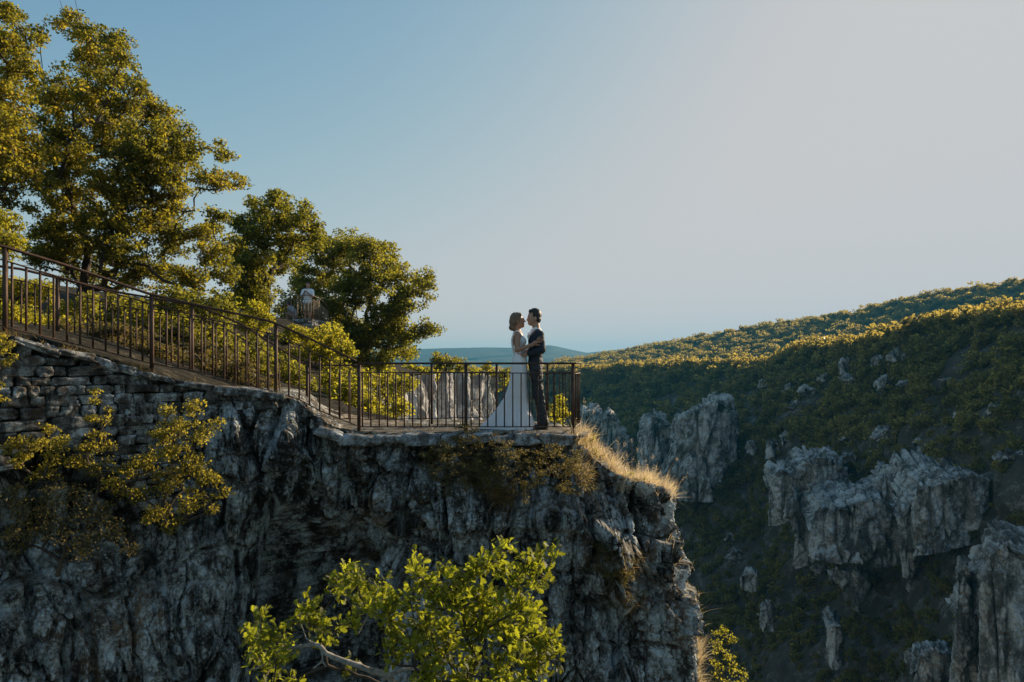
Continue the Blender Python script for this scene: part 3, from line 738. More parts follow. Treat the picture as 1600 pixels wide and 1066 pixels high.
wtop = np.array([468, 500, 522, 537, 553, 585, 598, 606, 612, 617], float)
wdep = np.array([7.1, 7.5, 7.8, 8.05, 8.35, 8.93, 9.2, 9.36, 9.48, 9.55], float)
WC = arclen(catmull([P(a, b, c) for a, b, c in zip(wpx, wtop, wdep)], 800), 800)
sl_ = np.concatenate([[0], np.cumsum(np.linalg.norm(np.diff(WC[:, :2], axis=0), axis=1))])
def wat(s):
    c = np.array([np.interp(s, sl_, WC[:, q]) for q in range(3)]); c2 = np.array([np.interp(s + .1, sl_, WC[:, q]) for q in range(3)])
    t = c2 - c; t[2] = 0; t /= np.linalg.norm(t) + 1e-9
    return c, t, np.array([t[1], -t[0], 0])
rng = np.random.RandomState(4); TN = []
VV, FF, off = [], [], 0
z = -2.3
while z < 1.2:
    hh = .06 + .09 * rng.rand(); s = rng.rand() * .2
    while s < sl_[-1]:
        L = (.12 + .36 * rng.rand() ** 1.7) * (1 + .8 * (hh - .1) / .1 * .4)
        c, t, o_ = wat(s + L / 2)
        bot = c[2] - 1.5 + .5 * perlin(np.array([[s * .7, 3.3, 8.8]], np.float32))[0] * 2
        if s > 3.4: bot = c[2] - np.interp(s, [3.4, 4.4], [1.1, .25])
        h1 = hh * (1 + .3 * (rng.rand() - .5))
        if z + hh < c[2] - .03 and z > bot:
            cc = np.array([c[0], c[1], z + hh / 2]) + o_ * (-.10 + .05 * rng.rand() + .06 * (c[2] - z))
            q, f = stone(rng, cc, (t, o_, np.array([0, 0, 1.])), L * .96, h1 * .97, .30, 7); TN.append(np.full(len(q), rng.rand()))
            VV.append(q); FF.append(f + off); off += len(q)
        s += L
    z += hh * .95
s = 0                                                      # capping stones follow the slope
while s < sl_[-1] + .1:
    L = .22 + .35 * rng.rand(); c, t, o_ = wat(s + L / 2); c2, _, _ = wat(s + L); c1_, _, _ = wat(s)
    tt = c2 - c1_; tt /= np.linalg.norm(tt); up = np.cross(tt, -o_); up = up if up[2] > 0 else -up
    hh = .07 + .07 * rng.rand()
    q, f = stone(rng, c + o_ * (-.14 + .05 * rng.rand()) - up * (.02 + .04 * rng.rand()), (tt, o_, up), L * 1.02, hh, .42 + .1 * rng.rand(), 9); TN.append(np.full(len(q), .5 + .5 * rng.rand()))
    VV.append(q); FF.append(f + off); off += len(q)
    s += L * .93
wc = np.array([-4.5, 8.6, -1.6]); wl0 = np.concatenate(VV) - wc
o = mesh('stone_wall', wl0, np.concatenate(FF), M['wall_toned']); o.location = wc
at_ = o.data.attributes.new('tone', 'FLOAT', 'POINT'); at_.data.foreach_set('value', np.concatenate(TN).astype(np.float32))
tag(o, 'rough dry-stone wall of grey stones under the sloping railing at the left', 'stone wall')
# flat stones edging the lookout under the railing
VV, FF, off = [], [], 0; ED = arclen(catmull([P(500, 660, 9.75), P(530, 672, 9.8), P(562, 678, 9.86), P(640, 677, 9.86), P(740, 677, 9.86), P(835, 677, 9.86), P(872, 678, 9.9)], 400), 400)
sl2 = np.concatenate([[0], np.cumsum(np.linalg.norm(np.diff(ED, axis=0), axis=1))]); s = 0
while s < sl2[-1]:
    L = .22 + .38 * rng.rand(); c = np.array([np.interp(s + L / 2, sl2, ED[:, q]) for q in range(3)])
    c2 = np.array([np.interp(s + L, sl2, ED[:, q]) for q in range(3)]); tt = c2 - np.array([np.interp(s, sl2, ED[:, q]) for q in range(3)]); tt /= np.linalg.norm(tt) + 1e-9
    o_ = np.array([tt[1], -tt[0], 0]); o_ /= np.linalg.norm(o_); up = np.cross(o_, tt); up = up if up[2] > 0 else -up
    q, f = stone(rng, c + o_ * (.0 + .07 * rng.rand()) - up * (.055 + .03 * rng.rand()), (tt, o_, up), L * 1.03, .11 + .06 * rng.rand(), .5, 8)
    VV.append(q); FF.append(f + off); off += len(q); s += L * .95
ec = np.array([-.7, 9.85, -1.1])
o = mesh('stone_edging', np.concatenate(VV) - ec, np.concatenate(FF), M['wall']); o.location = ec
tag(o, 'pale rounded stones edging the lookout below the level railing', 'stone edging')
print('structures', round(time.time() - T0, 1))

# ------------------------------------------------------------------ railings
def bar(p, q, w, h=None, name='bar', parent=None, origin=(0, 0, 0), out=None, mat='iron'):
    """square bar from p to q; w across, h the other way"""
    p = np.array(p, float); q = np.array(q, float); h = h or w
    t = q - p; t /= np.linalg.norm(t)
    if out is None: out = np.array([0, -1.0, 0])
    a = np.cross(t, out); a /= np.linalg.norm(a); b = np.cross(t, a)
    V = [e + a * sx * w / 2 + b * sy * h / 2 for e in (p, q) for sx, sy in ((-1, -1), (1, -1), (1, 1), (-1, 1))]
    Fc = np.array([[0, 3, 2, 1], [4, 5, 6, 7], [0, 1, 5, 4], [1, 2, 6, 5], [2, 3, 7, 6], [3, 0, 4, 7]])
    return mesh(name, np.array(V) - origin, Fc, M[mat], parent, smooth=False)
def rail(name, pts, w, h, parent, origin, mat='iron'):
    """continuous flat bar through pts"""
    pts = np.asarray(pts, float); k = len(pts); t = np.gradient(pts, axis=0); t /= np.linalg.norm(t, axis=1)[:, None]
    side_ = np.cross(t, [0, 0, 1.]); side_ /= np.linalg.norm(side_, axis=1)[:, None]; up = np.cross(side_, t)
    V = np.stack([pts + side_ * a * w / 2 + up * b * h / 2 for a, b in ((-1, -1), (1, -1), (1, 1), (-1, 1))], 1).reshape(-1, 3)
    Fc = [[i * 4 + j, i * 4 + (j + 1) % 4, (i + 1) * 4 + (j + 1) % 4, (i + 1) * 4 + j] for i in range(k - 1) for j in range(4)] + [[3, 2, 1, 0], [(k - 1) * 4 + j for j in range(4)]]
    return mesh(name, V - origin, Fc, M[mat], parent, smooth=False)
def railing(label, top, mid, bot, depthfn, x0, x1, step, posts, group, origin, mat='iron', bw=.019, pw=.040, rw=.048, thr=.03, postdrop=.14, closed=None):
    """top/mid/bot: lists of (px,py); depth as function of px"""
    e = empty('railing', origin); o_ = np.array(origin)
    def line(c, n=60, xa=x0, xb=x1):
        c = np.array(c, float); px = np.linspace(xa, xb, n); py = np.interp(px, c[:, 0], c[:, 1]); return np.array([P(a, b, depthfn(a)) for a, b in zip(px, py)])
    T_, M_, B_ = line(top), line(mid), line(bot)
    rail('top_rail', T_, rw, thr, e, o_, mat); rail('middle_rail', M_, .03, .014, e, o_, mat); rail('bottom_rail', B_, .03, .014, e, o_, mat)
    s = np.concatenate([[0], np.cumsum(np.linalg.norm(np.diff(M_[:, :2], axis=0), axis=1))])
    at = lambda L, v: np.array([np.interp(v, s, L[:, q]) for q in range(3)])
    pxs = M_[:, 0] / M_[:, 1] * F + 800; ps = [np.interp(p, pxs, s) for p in posts]
    v = step * .5
    while v < s[-1] - step * .3:
        if min([abs(v - q) for q in ps] + [9]) > step * .35:
            m_, b__ = at(M_, v), at(B_, v)
            bar((m_[0], m_[1], b__[2] + .004), (m_[0], m_[1], m_[2] - .004), bw, None, 'baluster', e, o_, mat=mat)
        v += step
    for q in ps:
        t_, b__ = at(T_, q), at(B_, q)
        bar((t_[0], t_[1] + .002, b__[2] - postdrop), (t_[0], t_[1] + .002, t_[2] - thr / 2 + .002), pw, None, 'post', e, o_, mat=mat)
    tag(e, label, 'railing', group)
    return e
G1 = 'iron railings of the cliff walk'
dfront = lambda x: np.interp(x, [-320, 0, 21, 153, 235, 314, 400, 467, 562], [6.9, 7.8, 7.9, 8.6, 9.02, 9.3, 9.6, 9.8, 9.98])
top1 = [(-320, 330), (0, 384), (8, 386), (107, 416), (160, 434), (235, 460), (331, 482), (400, 497), (431, 505), (498, 536), (562, 567)]
mid1 = [(-320, 352), (0, 405), (36, 416), (160, 453), (235, 475), (331, 500), (378, 510), (443, 527), (500, 555), (562, 583)]
bot1 = [(-320, 462), (0, 508), (21, 514), (78, 528), (153, 546), (235, 568), (314, 582), (400, 605), (431, 613), (467, 624), (502, 643), (562, 667)]
railing('rusty iron stair railing sloping down the dry-stone wall from the left edge', top1, mid1, bot1, dfront, -320, 557, .142, [-200, 8, 237, 431], G1, (-4.5, 9.0, -.2))
dflat = lambda x: 9.98
railing('level iron railing in front of the bride and groom', [(560, 568), (907, 568)], [(560, 582), (907, 583.5)], [(560, 667), (900, 667)], dflat, 560, 897, .122, [561, 728, 895], G1, (-.7, 9.98, -1.05), pw=.046, postdrop=.17)
fr_ = [o for o in bpy.data.objects if o.get('label', '').startswith('level iron railing')][0]
pp = P(896, 569.2, 9.98); c_o = np.array([-.7, 9.98, -1.05])
rail('rail_end', [pp + [-.11, 0, .012], pp + [.10, .02, .012]], .085, .012, fr_, c_o)
# far side of the lookout: one bent railing
def poly_railing(label, plan, ztop, zmid, zbot, step, postat, group, origin, mat='iron', bw=.016, pw=.038, rw=.045, drop=.1, lead=None):
    e = empty('railing', origin); o_ = np.array(origin, float)
    pl = arclen(np.array([(a, b, 0) for a, b in plan], float), 140)
    zz = lambda z, k: pl * [1, 1, 0] + np.array([0, 0, 1.]) * (np.interp(np.linspace(0, 1, 140), np.linspace(0, 1, len(z)), z)[:, None] if isinstance(z, (list, tuple)) else z)
    T_, M_, B_ = zz(ztop, 0), zz(zmid, 0), zz(zbot, 0)
    rail('top_rail', T_, rw, .024, e, o_, mat); rail('middle_rail', M_, .03, .014, e, o_, mat); rail('bottom_rail', B_, .03, .014, e, o_, mat)
    s = np.concatenate([[0], np.cumsum(np.linalg.norm(np.diff(pl, axis=0), axis=1))]); at = lambda L, v: np.array([np.interp(v, s, L[:, q]) for q in range(3)])
    ps = []
    for (a, b) in postat:
        k = np.argmin(np.linalg.norm(pl[:, :2] - (a, b), axis=1)); ps.append(s[k])
    v = step * .5
    while v < s[-1] - .3 * step:
        if min([abs(v - q) for q in ps] + [9]) > step * .35:
            m_, b__ = at(M_, v), at(B_, v); bar((m_[0], m_[1], b__[2] + .003), (m_[0], m_[1], m_[2] - .003), bw, None, 'baluster', e, o_, mat=mat)
        v += step
    for q in ps:
        t_, b__ = at(T_, q), at(B_, q); bar((t_[0], t_[1], b__[2] - drop), (t_[0], t_[1], t_[2] - .01), pw, None, 'post', e, o_, mat=mat)
    return tag(e, label, 'railing', group)
poly_railing('iron railing round the far and outer sides of the lookout behind the couple', [(-2.45, 11.35), (-1.35, 11.55), (-.285, 11.9), (.2, 12.05), (.62, 12.0), (.95, 11.7), (1.08, 11.2), (1.06, 10.7), (.99, 10.3), (.915, 10.03)], .0, -.15, -.93, .135,
             [(-1.35, 11.55), (-.285, 11.9), (.62, 12.0)], G1, (0, 11.6, -1.05))
dback = lambda x: np.interp(x, [-200, 30, 185, 340, 478, 570], [8.2, 9.2, 10.0, 10.6, 11.1, 11.35])
railing('second iron stair railing behind the first, on the hill side of the steps', [(-200, 392), (30, 420), (185, 457), (310, 478), (380, 508), (478, 571), (570, 571)], [(-200, 410), (30, 438), (185, 478), (340, 505), (380, 530), (465, 578), (490, 583), (570, 583)],
        [(-200, 500), (30, 520), (185, 560), (340, 596), (400, 622), (478, 652), (570, 655)], dback, -200, 562, .155, [90, 300, 480], G1, (-4.6, 10.2, -.3), bw=.015)

# upper lookout in the trees
d30 = 30.0
def W(px, d): return ((px - 800) / F * d, d)
M['iron_pale'] = plain('beige_iron', (.22, .16, .11), .6, .2, var=.3, scale=6)  # paler and more beige than the iron of the cliff walk
poly_railing('small pale railing round the upper lookout among the trees', [W(405, 30.5), W(421, 30.0), W(464, 29.5), W(488, 29.3), W(511, 31.5), W(514, 33)], [2.97, 2.97, 2.93, 2.88, 2.62, 2.5], [2.80, 2.80, 2.76, 2.70, 2.42, 2.3], [2.0, 2.0, 1.95, 1.95, 1.8, 1.8], .17,
             [W(421, 30.0), W(464, 29.5), W(497, 30.2)], None, (-9.4, 30, 1.95), mat='iron_pale', bw=.022, pw=.05, rw=.05)
# stone base of the upper lookout
VV, FF, off = [], [], 0; rng = np.random.RandomState(12)
lk = arclen(np.array([(*W(395, 31), 0), (*W(421, 29.8), 0), (*W(464, 29.3), 0), (*W(489, 29.1), 0), (*W(514, 31.5), 0)]), 60)
for lay in range(5):
    s = 0
    while s < 59:
        L = rng.randint(5, 11); a = lk[int(s)]; b = lk[min(59, int(s + L))]; t_ = b - a; ll = np.linalg.norm(t_); t_ = t_ / (ll + 1e-9)
        o_ = np.array([t_[1], -t_[0], 0]); q, f = stone(rng, (a + b) / 2 + np.array([0, 0, 1.80 - lay * .19]) - o_ * .3, (t_, o_, np.array([0, 0, 1.])), ll * 1.05, .2, .9, 5)
        VV.append(q); FF.append(f + off); off += len(q); s += L
uc = np.array([-9.5, 30, 1.0]); o = mesh('stone_wall', np.concatenate(VV) - uc, np.concatenate(FF), M['wall']); o.location = uc
tag(o, 'low stone base wall carrying the small upper lookout railing', 'stone wall')
print('railings', round(time.time() - T0, 1))

# ------------------------------------------------------------------ people
M['skin'] = plain('tanned_skin', (.36, .19, .12), .5, var=.08, scale=20)
M['skin2'] = plain('skin', (.42, .24, .16), .5, var=.08, scale=20)
M['gown'] = plain('white_gown', (.88, .88, .88), .6, var=.02, scale=6, spec=.3)
def see_through(m, f, col):
    nt = m.node_tree; b = nt.nodes['Principled BSDF']; t = nt.nodes.new('ShaderNodeBsdfTranslucent'); t.inputs['Color'].default_value = (*col, 1)
    mx = nt.nodes.new('ShaderNodeMixShader'); mx.inputs[0].default_value = f; nt.links.new(b.outputs[0], mx.inputs[1]); nt.links.new(t.outputs[0], mx.inputs[2]); nt.links.new(mx.outputs[0], nt.nodes['Material Output'].inputs['Surface'])
see_through(M['gown'], .10, (.92, .92, .92))
M['lace'] = plain('white_lace', (.80, .78, .76), .8, var=.22, scale=60)
M['suit'] = plain('dark_blue_suit', (.018, .026, .038), .75, var=.2, scale=30, spec=.35)
M['trouser'] = plain('charcoal_trousers', (.030, .032, .036), .7, var=.2, scale=30, spec=.4)
M['shirt'] = plain('white_shirt', (.8, .8, .8), .7, var=.03)
M['hair_b'] = plain('light_brown_hair', (.17, .11, .065), .5, var=.4, scale=45, bump=.004, stretch=(1, 1, .4))
M['hair_g'] = plain('dark_hair', (.02, .015, .012), .5, var=.4, scale=60, bump=.003)
M['shoe'] = plain('black_shoe', (.02, .017, .015), .35, var=.1)
M['tee'] = plain('white_tee', (.80, .82, .84), .85, var=.06)
M['khaki'] = plain('khaki_shorts', (.30, .24, .15), .85, var=.15)
M['grey_tee'] = plain('grey_tee', (.34, .35, .38), .85, var=.1)
M['lip'] = plain('lips', (.32, .09, .08), .4, var=.05)
M['petal'] = plain('pale_flower', (.75, .68, .64), .7, var=.15, scale=60)
M['brow'] = plain('dark_brow', (.03, .02, .015), .7, var=.1)
DC = 10.47
def C(px, py, dy=0.0):
    q = P(px, py, DC); q[1] += dy; return q
def fingers(S, palm, dirv, across, nrm, L=.075, r=.0085, curl=.5, k=.006):
    """four unequal fingers curling towards nrm and a thumb off the side"""
    dirv = np.array(dirv, float); dirv /= np.linalg.norm(dirv); across = np.array(across, float); across /= np.linalg.norm(across); nrm = np.array(nrm, float)
    for i, (a, f) in enumerate(((-.030, .86), (-.011, 1.0), (.009, .95), (.028, .76))):
        b0 = palm + dirv * .045 + across * a; d1 = dirv + across * a * 6
        p1 = b0 + d1 * L * f * .45; p2 = p1 + (d1 + nrm * curl * .6) * L * f * .32; p3 = p2 + (d1 + nrm * curl * 1.4) * L * f * .22
        S.cap(b0, p1, r, r * .92, k); S.cap(p1, p2, r * .92, r * .82, k * .5); S.cap(p2, p3, r * .82, r * .68, k * .5)
    tb = palm - across * .03 - dirv * .01
    t1 = tb - across * .028 + dirv * .03; t2 = t1 + dirv * .03 - across * .006 + nrm * .008
    S.cap(tb, t1, r * 1.25, r * 1.05, k); S.cap(t1, t2, r * 1.05, r * .8, k * .5)

def ruffle(o, amp, fr):
    me = o.data; n = len(me.vertices); co = np.zeros(n * 3, np.float32); me.vertices.foreach_get('co', co); co = co.reshape(-1, 3)
    nr = np.zeros(n * 3, np.float32); me.vertices.foreach_get('normal', nr); nr = nr.reshape(-1, 3)
    co += nr * (fbm(co * np.array(fr, np.float32), 3) * amp)[:, None]; me.vertices.foreach_set('co', co.ravel()); me.update()
# ---- bride, facing right
bo = np.array(C(811, 670)); bride = empty('person', bo)
S = SDF(C(770, 676, -.45), C(860, 484, .42), .0055)
S.ell(C(807.6, 499), (.088, .076, .098), .02, 0)                                     # skull
S.ell(C(813.0, 504.5), (.060, .058, .078), .03, 10)                                  # face
S.ell(C(816.6, 509.5), (.030, .034, .024), .02)                                      # chin and jaw
S.cap(C(818.0, 499.5), C(820.8, 502.9), .007, .010, .014)                            # nose
S.cap(C(817.8, 498.2, -.03), C(817.8, 498.2, .03), .012, .012, .012)                 # brow
S.ell(C(818.9, 506.6), (.012, .022, .010), .008)                                     # lips
S.ell(C(808.8, 502.5, -.074), (.014, .010, .026), .006)                              # ear
S.cap(C(808.0, 507), C(808.4, 521), .047, .050, .03)                                 # neck
S.cap(C(808.0, 523, -.125), C(808.0, 523, .125), .045, .045, .05)                    # shoulders
S.ell(C(809.5, 531), (.092, .135, .125), .05)
S.ell(C(815.5, 534, -.06), (.060, .060, .065), .03); S.ell(C(815.5, 534, .06), (.060, .060, .065), .03)
S.ell(C(811.6, 551), (.082, .115, .11), .06)
S.ell(C(810.5, 571), (.118, .165, .13), .07)
for dy in (-.085, .085):
    S.cap(C(811, 577, dy), C(812, 622, dy), .088, .055, .04); S.cap(C(812, 622, dy), C(811, 662, dy), .052, .034, .02)
    S.cap(C(810, 666, dy), C(820, 668.5, dy), .032, .024, .015)
S.cap(C(808.8, 524, -.165), C(808.0, 547.5, -.235), .046, .037, .03)                 # near arm
S.cap(C(808.0, 547.5, -.235), C(831.0, 539.8, -.292), .038, .024, .015)
S.cap(C(830.0, 540, -.290), C(835.5, 536.2, -.300), .027, .030, .012, 1.0)
fingers(S, C(835.0, 536.3, -.302), (.86, 0.02, .52), (-.35, -.15, .75), (0, .5, -.10), L=.078, r=.0088, curl=.25)
S.cap(C(808.8, 524, .165), C(814, 545, .23), .044, .036, .03); S.cap(C(814, 545, .23), C(834, 537, .27), .036, .026, .015); S.ell(C(838, 535.5, .265), (.04, .02, .035), .015)
body = S.build('body', M['skin'], None, bo)
S = SDF(C(785, 530, -.2), C(830, 484, .2), .005)                                     # hair swept back into a low bun
S.ell(C(806.6, 497.8), (.098, .087, .095), .0)
S.ell(C(803.2, 504.5), (.070, .080, .075), .03)
S.ell(C(800.6, 511.6), (.054, .066, .050), .012)
S.ell(C(802.6, 514.2), (.034, .042, .030), .02)
S.ell(C(811.5, 492.8), (.055, .07, .032), .02)
S.cut(C(813.3, 500.0), (1, 0, -.18)) 
hair = S.build('hair', M['hair_b'], None, bo)
S = SDF(C(785, 590, -.32), C(840, 510, .32), .006)                                   # bodice
S.ell(C(809.6, 532), (.098, .141, .128), .05); S.ell(C(816.0, 534, -.06), (.064, .064, .069), .03); S.ell(C(816.0, 534, .06), (.064, .064, .069), .03)
S.ell(C(811.6, 551), (.090, .123, .118), .06); S.ell(C(810.6, 573), (.126, .172, .12), .06)
S.cut(C(817, 526.5), (.12, 0, 1)); S.cut(C(805.5, 541), (-.95, 0, .42))
bod = S.build('bodice', M['lace'], None, bo)
st = []
for sgn in (-1, 1):
    pth = catmull([C(815.8, 529.5, .088 * sgn), C(812.8, 523.0, .105 * sgn), C(808.8, 518.6, .108 * sgn), C(804.0, 521.5, .112 * sgn), C(800.2, 531, .105 * sgn), C(801.4, 544, .09 * sgn), C(803.6, 553, .08 * sgn)], 30)
    st.append(pth)
V, Fc = tube(st, [np.full(30, .017), np.full(30, .017)], 8); strap = mesh('strap', V - bo, Fc, M['lace'], None)
# skirt and train lofted from the waist to the ground
rows = [(547, 803.3, 821.4, .150), (556, 802.0, 822.2, .175), (563, 799.8, 823.4, .20), (572, 798.0, 824.0, .215), (582, 798.0, 824.0, .22), (592, 797.2, 823.8, .215), (603, 794.5, 823.6, .21), (614, 790.0, 823.8, .21), (626, 784.5, 824.8, .20), (638, 775.5, 827.5, .23), (650, 766.0, 831.0, .27), (659, 757.5, 834.0, .31), (666, 750.0, 834.0, .34), (669.3, 746.0, 833.0, .36)]
rows = np.array(rows, float); ny = 90; na = 128
yy = np.linspace(rows[0, 0], rows[-1, 0], ny); xl, xr, ry = [np.interp(yy, rows[:, 0], rows[:, q]) for q in (1, 2, 3)]
for arr in (xl, xr, ry):
    arr[:] = np.convolve(np.pad(arr, 3, mode='edge'), np.ones(7) / 7, 'valid')
th = np.linspace(0, 2 * np.pi, na, endpoint=False); G_ = np.zeros((ny, na, 3))
for j in range(ny):
    t = (j / (ny - 1)); fold = sstep(.2, 1, t)
    rip = 1 + fold * (.075 * np.sin(9 * th + 1.2 * t) + .045 * np.sin(17 * th + 2 + 2 * t) + .022 * np.sin(31 * th))
    ct = np.cos(th); body_c = np.interp(t, [0, .5, 1], [.0, .0, .0]) 
    xm = 812.2 - 3 * t
    x = np.where(ct >= 0, xm + (xr[j] - xm) * np.abs(ct) ** 1.0 * rip, xm - (xm - xl[j]) * np.abs(ct) ** (1 + .5 * fold) * (1 + (rip - 1) * .4))
    yb = ry[j] * np.sin(th) * rip * np.where(ct < 0, 1 - .45 * fold * np.abs(ct) ** 2, 1)
    for a in range(na): G_[j, a] = C(x[a], yy[j] - (0 if j < ny - 1 else 0), yb[a] * .92)
idx = np.arange(ny * na).reshape(ny, na); Fk = np.stack([idx[:-1], np.roll(idx, -1, 1)[:-1], np.roll(idx, -1, 1)[1:], idx[1:]], -1).reshape(-1, 4)
skirt = mesh('skirt', G_.reshape(-1, 3) - bo, Fk[:, ::-1], M['gown'], None)
ruffle(hair, .016, (38, 38, 13)); ruffle(skirt, .012, (9, 9, 3))
kids = [body, hair, bod, strap, skirt]
for k in kids: k.parent = bride
for dyy in (-.028,):
    e_ = mesh('eye', *(lambda VF: (VF[0] - bo, VF[1]))(tube([np.array([C(818.6, 499.8, dyy - .012), C(819.2, 500.2, dyy), C(818.7, 500.2, dyy + .012)])], [np.array([.003, .006, .003])], 6)), M['brow'], bride)
tag(bride, 'woman in a white gown with a train and low bun, facing the suited man', 'person')

# ---- groom, facing left
go_ = np.array(C(848, 670)); groom = empty('person', go_)
S = SDF(C(800, 676, -.45), C(870, 476, .42), .0055)
S.ell(C(834.6, 494.5), (.094, .078, .108), .02)
S.ell(C(830.6, 500), (.062, .060, .085), .03, -6)
S.ell(C(828.4, 506.0), (.030, .036, .024), .02)
S.cap(C(825.6, 496.5), C(823.5, 500.4), .008, .0105, .014)
S.cap(C(826.4, 494.2, -.03), C(826.4, 494.2, .03), .012, .012, .012)
S.ell(C(825.7, 503.8), (.012, .022, .009), .008)
S.ell(C(836.5, 498.5, -.078), (.018, .010, .034), .005)
S.cap(C(836.5, 503), C(838.5, 518), .056, .060, .03)
S.cap(C(840.0, 521.5, -.15), C(840.0, 521.5, .15), .05, .05, .05)
S.ell(C(837.5, 533), (.105, .165, .15), .06); S.ell(C(836.5, 552), (.100, .150, .12), .06); S.ell(C(836.8, 568), (.105, .155, .11), .06)
for dy, kx, ax in ((-.095, 840.6, 850.5), (.095, 841.5, 847.5)):
    S.cap(C(837.5, 575, dy), C(kx, 617, dy), .085, .060, .04); S.cap(C(kx, 617, dy), C(ax, 661, dy), .056, .038, .02)
    S.cap(C(ax, 666, dy), C(ax - 12, 668.5, dy), .034, .028, .015)
S.cap(C(842.5, 524, -.19), C(845.0, 547, -.235), .05, .042, .03); S.cap(C(845.0, 547, -.235), C(826.5, 553, -.19), .040, .028, .015)
S.cap(C(826.0, 553, -.188), C(820.5, 555.5, -.165), .030, .028, .015)
fingers(S, C(820.5, 555.5, -.158), (-.95, .10, -.15), (0.12, .1, -.9), (0, .35, 0), L=.085, r=.0092, curl=.5)
S.cap(C(842.5, 524, .19), C(845, 547, .24), .05, .042, .03); S.cap(C(845, 547, .24), C(824, 548, .18), .040, .028, .015); S.ell(C(818, 549, .15), (.05, .03, .03), .015)
gb = S.build('body', M['skin2'], None, go_)
S = SDF(C(815, 520, -.2), C(860, 474, .2), .005)
S.ell(C(835.6, 491.6), (.104, .088, .100), .0); S.ell(C(829.5, 486.0), (.058, .068, .030), .02); S.ell(C(838.6, 499), (.068, .084, .070), .02)
S.cut(C(829.6, 490.6), (-.62, 0, -.50)); S.cut(C(838, 507), (0, 0, -1)); S.cut(C(832.6, 497), (-1, 0, -.1))
# keep a fringe line forward of the cut
S.cap(C(829.0, 486.6, -.040), C(829.0, 486.6, .040), .030, .030, .02)
S.ell(C(836.5, 498.5, -.088), (.020, .028, .036), 0, sub=True)
gh = S.build('hair', M['hair_g'], None, go_)
S = SDF(C(810, 585, -.36), C(862, 508, .36), .006)
S.cap(C(840.4, 522.0, -.15), C(840.4, 522.0, .15), .062, .062, .05)
S.ell(C(837.3, 534), (.118, .180, .155), .06); S.ell(C(836.8, 553), (.112, .162, .13), .06); S.ell(C(837.0, 566), (.115, .165, .10), .05)
S.cap(C(842.8, 524, -.195), C(845.4, 547, -.24), .064, .057, .03); S.cap(C(845.4, 547, -.24), C(827.5, 552.9, -.19), .057, .044, .02)
S.cap(C(842.8, 524, .195), C(845.4, 547, .24), .064, .057, .03); S.cap(C(845.4, 547, .24), C(828, 549, .19), .055, .044, .02)
S.cut(C(837, 571.5), (0, 0, -1))
# open neck of the jacket
S.ell(C(834.0, 513.5), (.062, .068, .066), 0, 20, sub=True)
jk = S.build('jacket', M['suit'], None, go_)
S = SDF(C(815, 540, -.2), C(860, 503, .2), .005)
S.cap(C(836.2, 513.6), C(839.0, 518.0), .064, .074, .02); S.ell(C(831.6, 522), (.045, .05, .06), .03); S.cut(C(836.4, 511.4), (-.5, 0, 1)); 
sh = S.build('shirt', M['shirt'], None, go_)
S = SDF(C(815, 672, -.26), C(870, 560, .26), .006)
S.ell(C(836.9, 570), (.112, .163, .10), .05)
for dy, kx, ax in ((-.095, 840.6, 850.5), (.095, 841.5, 847.5)):
    S.cap(C(837.5, 576, dy), C(kx, 617, dy), .098, .080, .04); S.cap(C(kx, 617, dy), C(ax, 659, dy), .080, .066, .03); S.cap(C(ax, 659, dy), C(ax, 664.5, dy), .066, .064, .02)
S.cut(C(840, 666.2), (0, 0, -1))
tr = S.build('trousers', M['trouser'], None, go_)
ruffle(gh, .006, (45, 45, 25)); ruffle(jk, .016, (9, 9, 16)); ruffle(tr, .020, (10, 10, 14))
for k in (gb, gh, jk, sh, tr): k.parent = groom
for dy, ax in ((-.095, 850.5), (.095, 847.5)):
    S = SDF(C(ax - 24, 674, dy - .08), C(ax + 10, 658, dy + .08), .005)
    S.cap(C(ax + 1, 667.6, dy), C(ax - 12, 668.4, dy), .042, .036, .02); S.cap(C(ax, 664.5, dy), C(ax, 667, dy), .045, .042, .02); S.cut(C(ax, 670.3), (0, 0, -1))
    q = S.build('shoe', M['shoe'], None, go_); q.parent = groom
fl = []; rng = np.random.RandomState(3)
V, Fc = quads(C(825.6, 526, -.10) + rng.normal(size=(60, 3)) * np.array([.008, .014, .018]), .026, rng, .9)
mesh('boutonniere', V - go_, Fc, M['petal'], groom, smooth=False)
tag(groom, 'man in a dark suit and white collar holding the woman in the white gown', 'person')

# ---- visitors on the upper lookout
def U(px, py, d=30.4, dy=0.0):
    q = P(px, py, d); q[1] += dy; return q
vo = np.array(U(481, 498.5)); vis = empty('person', vo)
S = SDF(U(463, 502, 30.4, -.6), U(498, 438, 30.4, .5), .014)
S.ell(U(481.2, 446.0), (.085, .10, .12), .03); S.cap(U(481.2, 449), U(480.8, 454), .06, .06, .04)
S.ell(U(481.0, 446.8, 30.4, -.10), (.014, .022, .02), .01)
S.cap(U(475.5, 454), U(486.5, 454), .075, .075, .05); S.ell(U(481, 461), (.20, .13, .26), .06); S.ell(U(480.5, 474), (.18, .13, .16), .06)
for sx in (-1, 1):
    S.cap(U(480.5 + 3.0 * sx, 476), U(480.3 + 3.3 * sx, 487.5), .10, .07, .04); S.cap(U(480.3 + 3.3 * sx, 487.5), U(480.3 + 3.4 * sx, 497), .065, .045, .02)
    S.cap(U(480.3 + 3.4 * sx, 498), U(480.3 + 4.0 * sx, 498.2, 30.4, -.16), .045, .04, .02)
    S.cap(U(481 + 7.0 * sx, 455), U(481 + 8.2 * sx, 464, 30.4, -.08), .055, .045, .03); S.cap(U(481 + 8.2 * sx, 464, 30.4, -.08), U(481 + 1.4 * sx, 457.5, 30.4, -.32), .042, .032, .02)
    S.ell(U(481 + 1.3 * sx, 456.6, 30.4, -.34), (.035, .03, .05), .02)
vb_ = S.build('body', M['skin2'], None, vo)
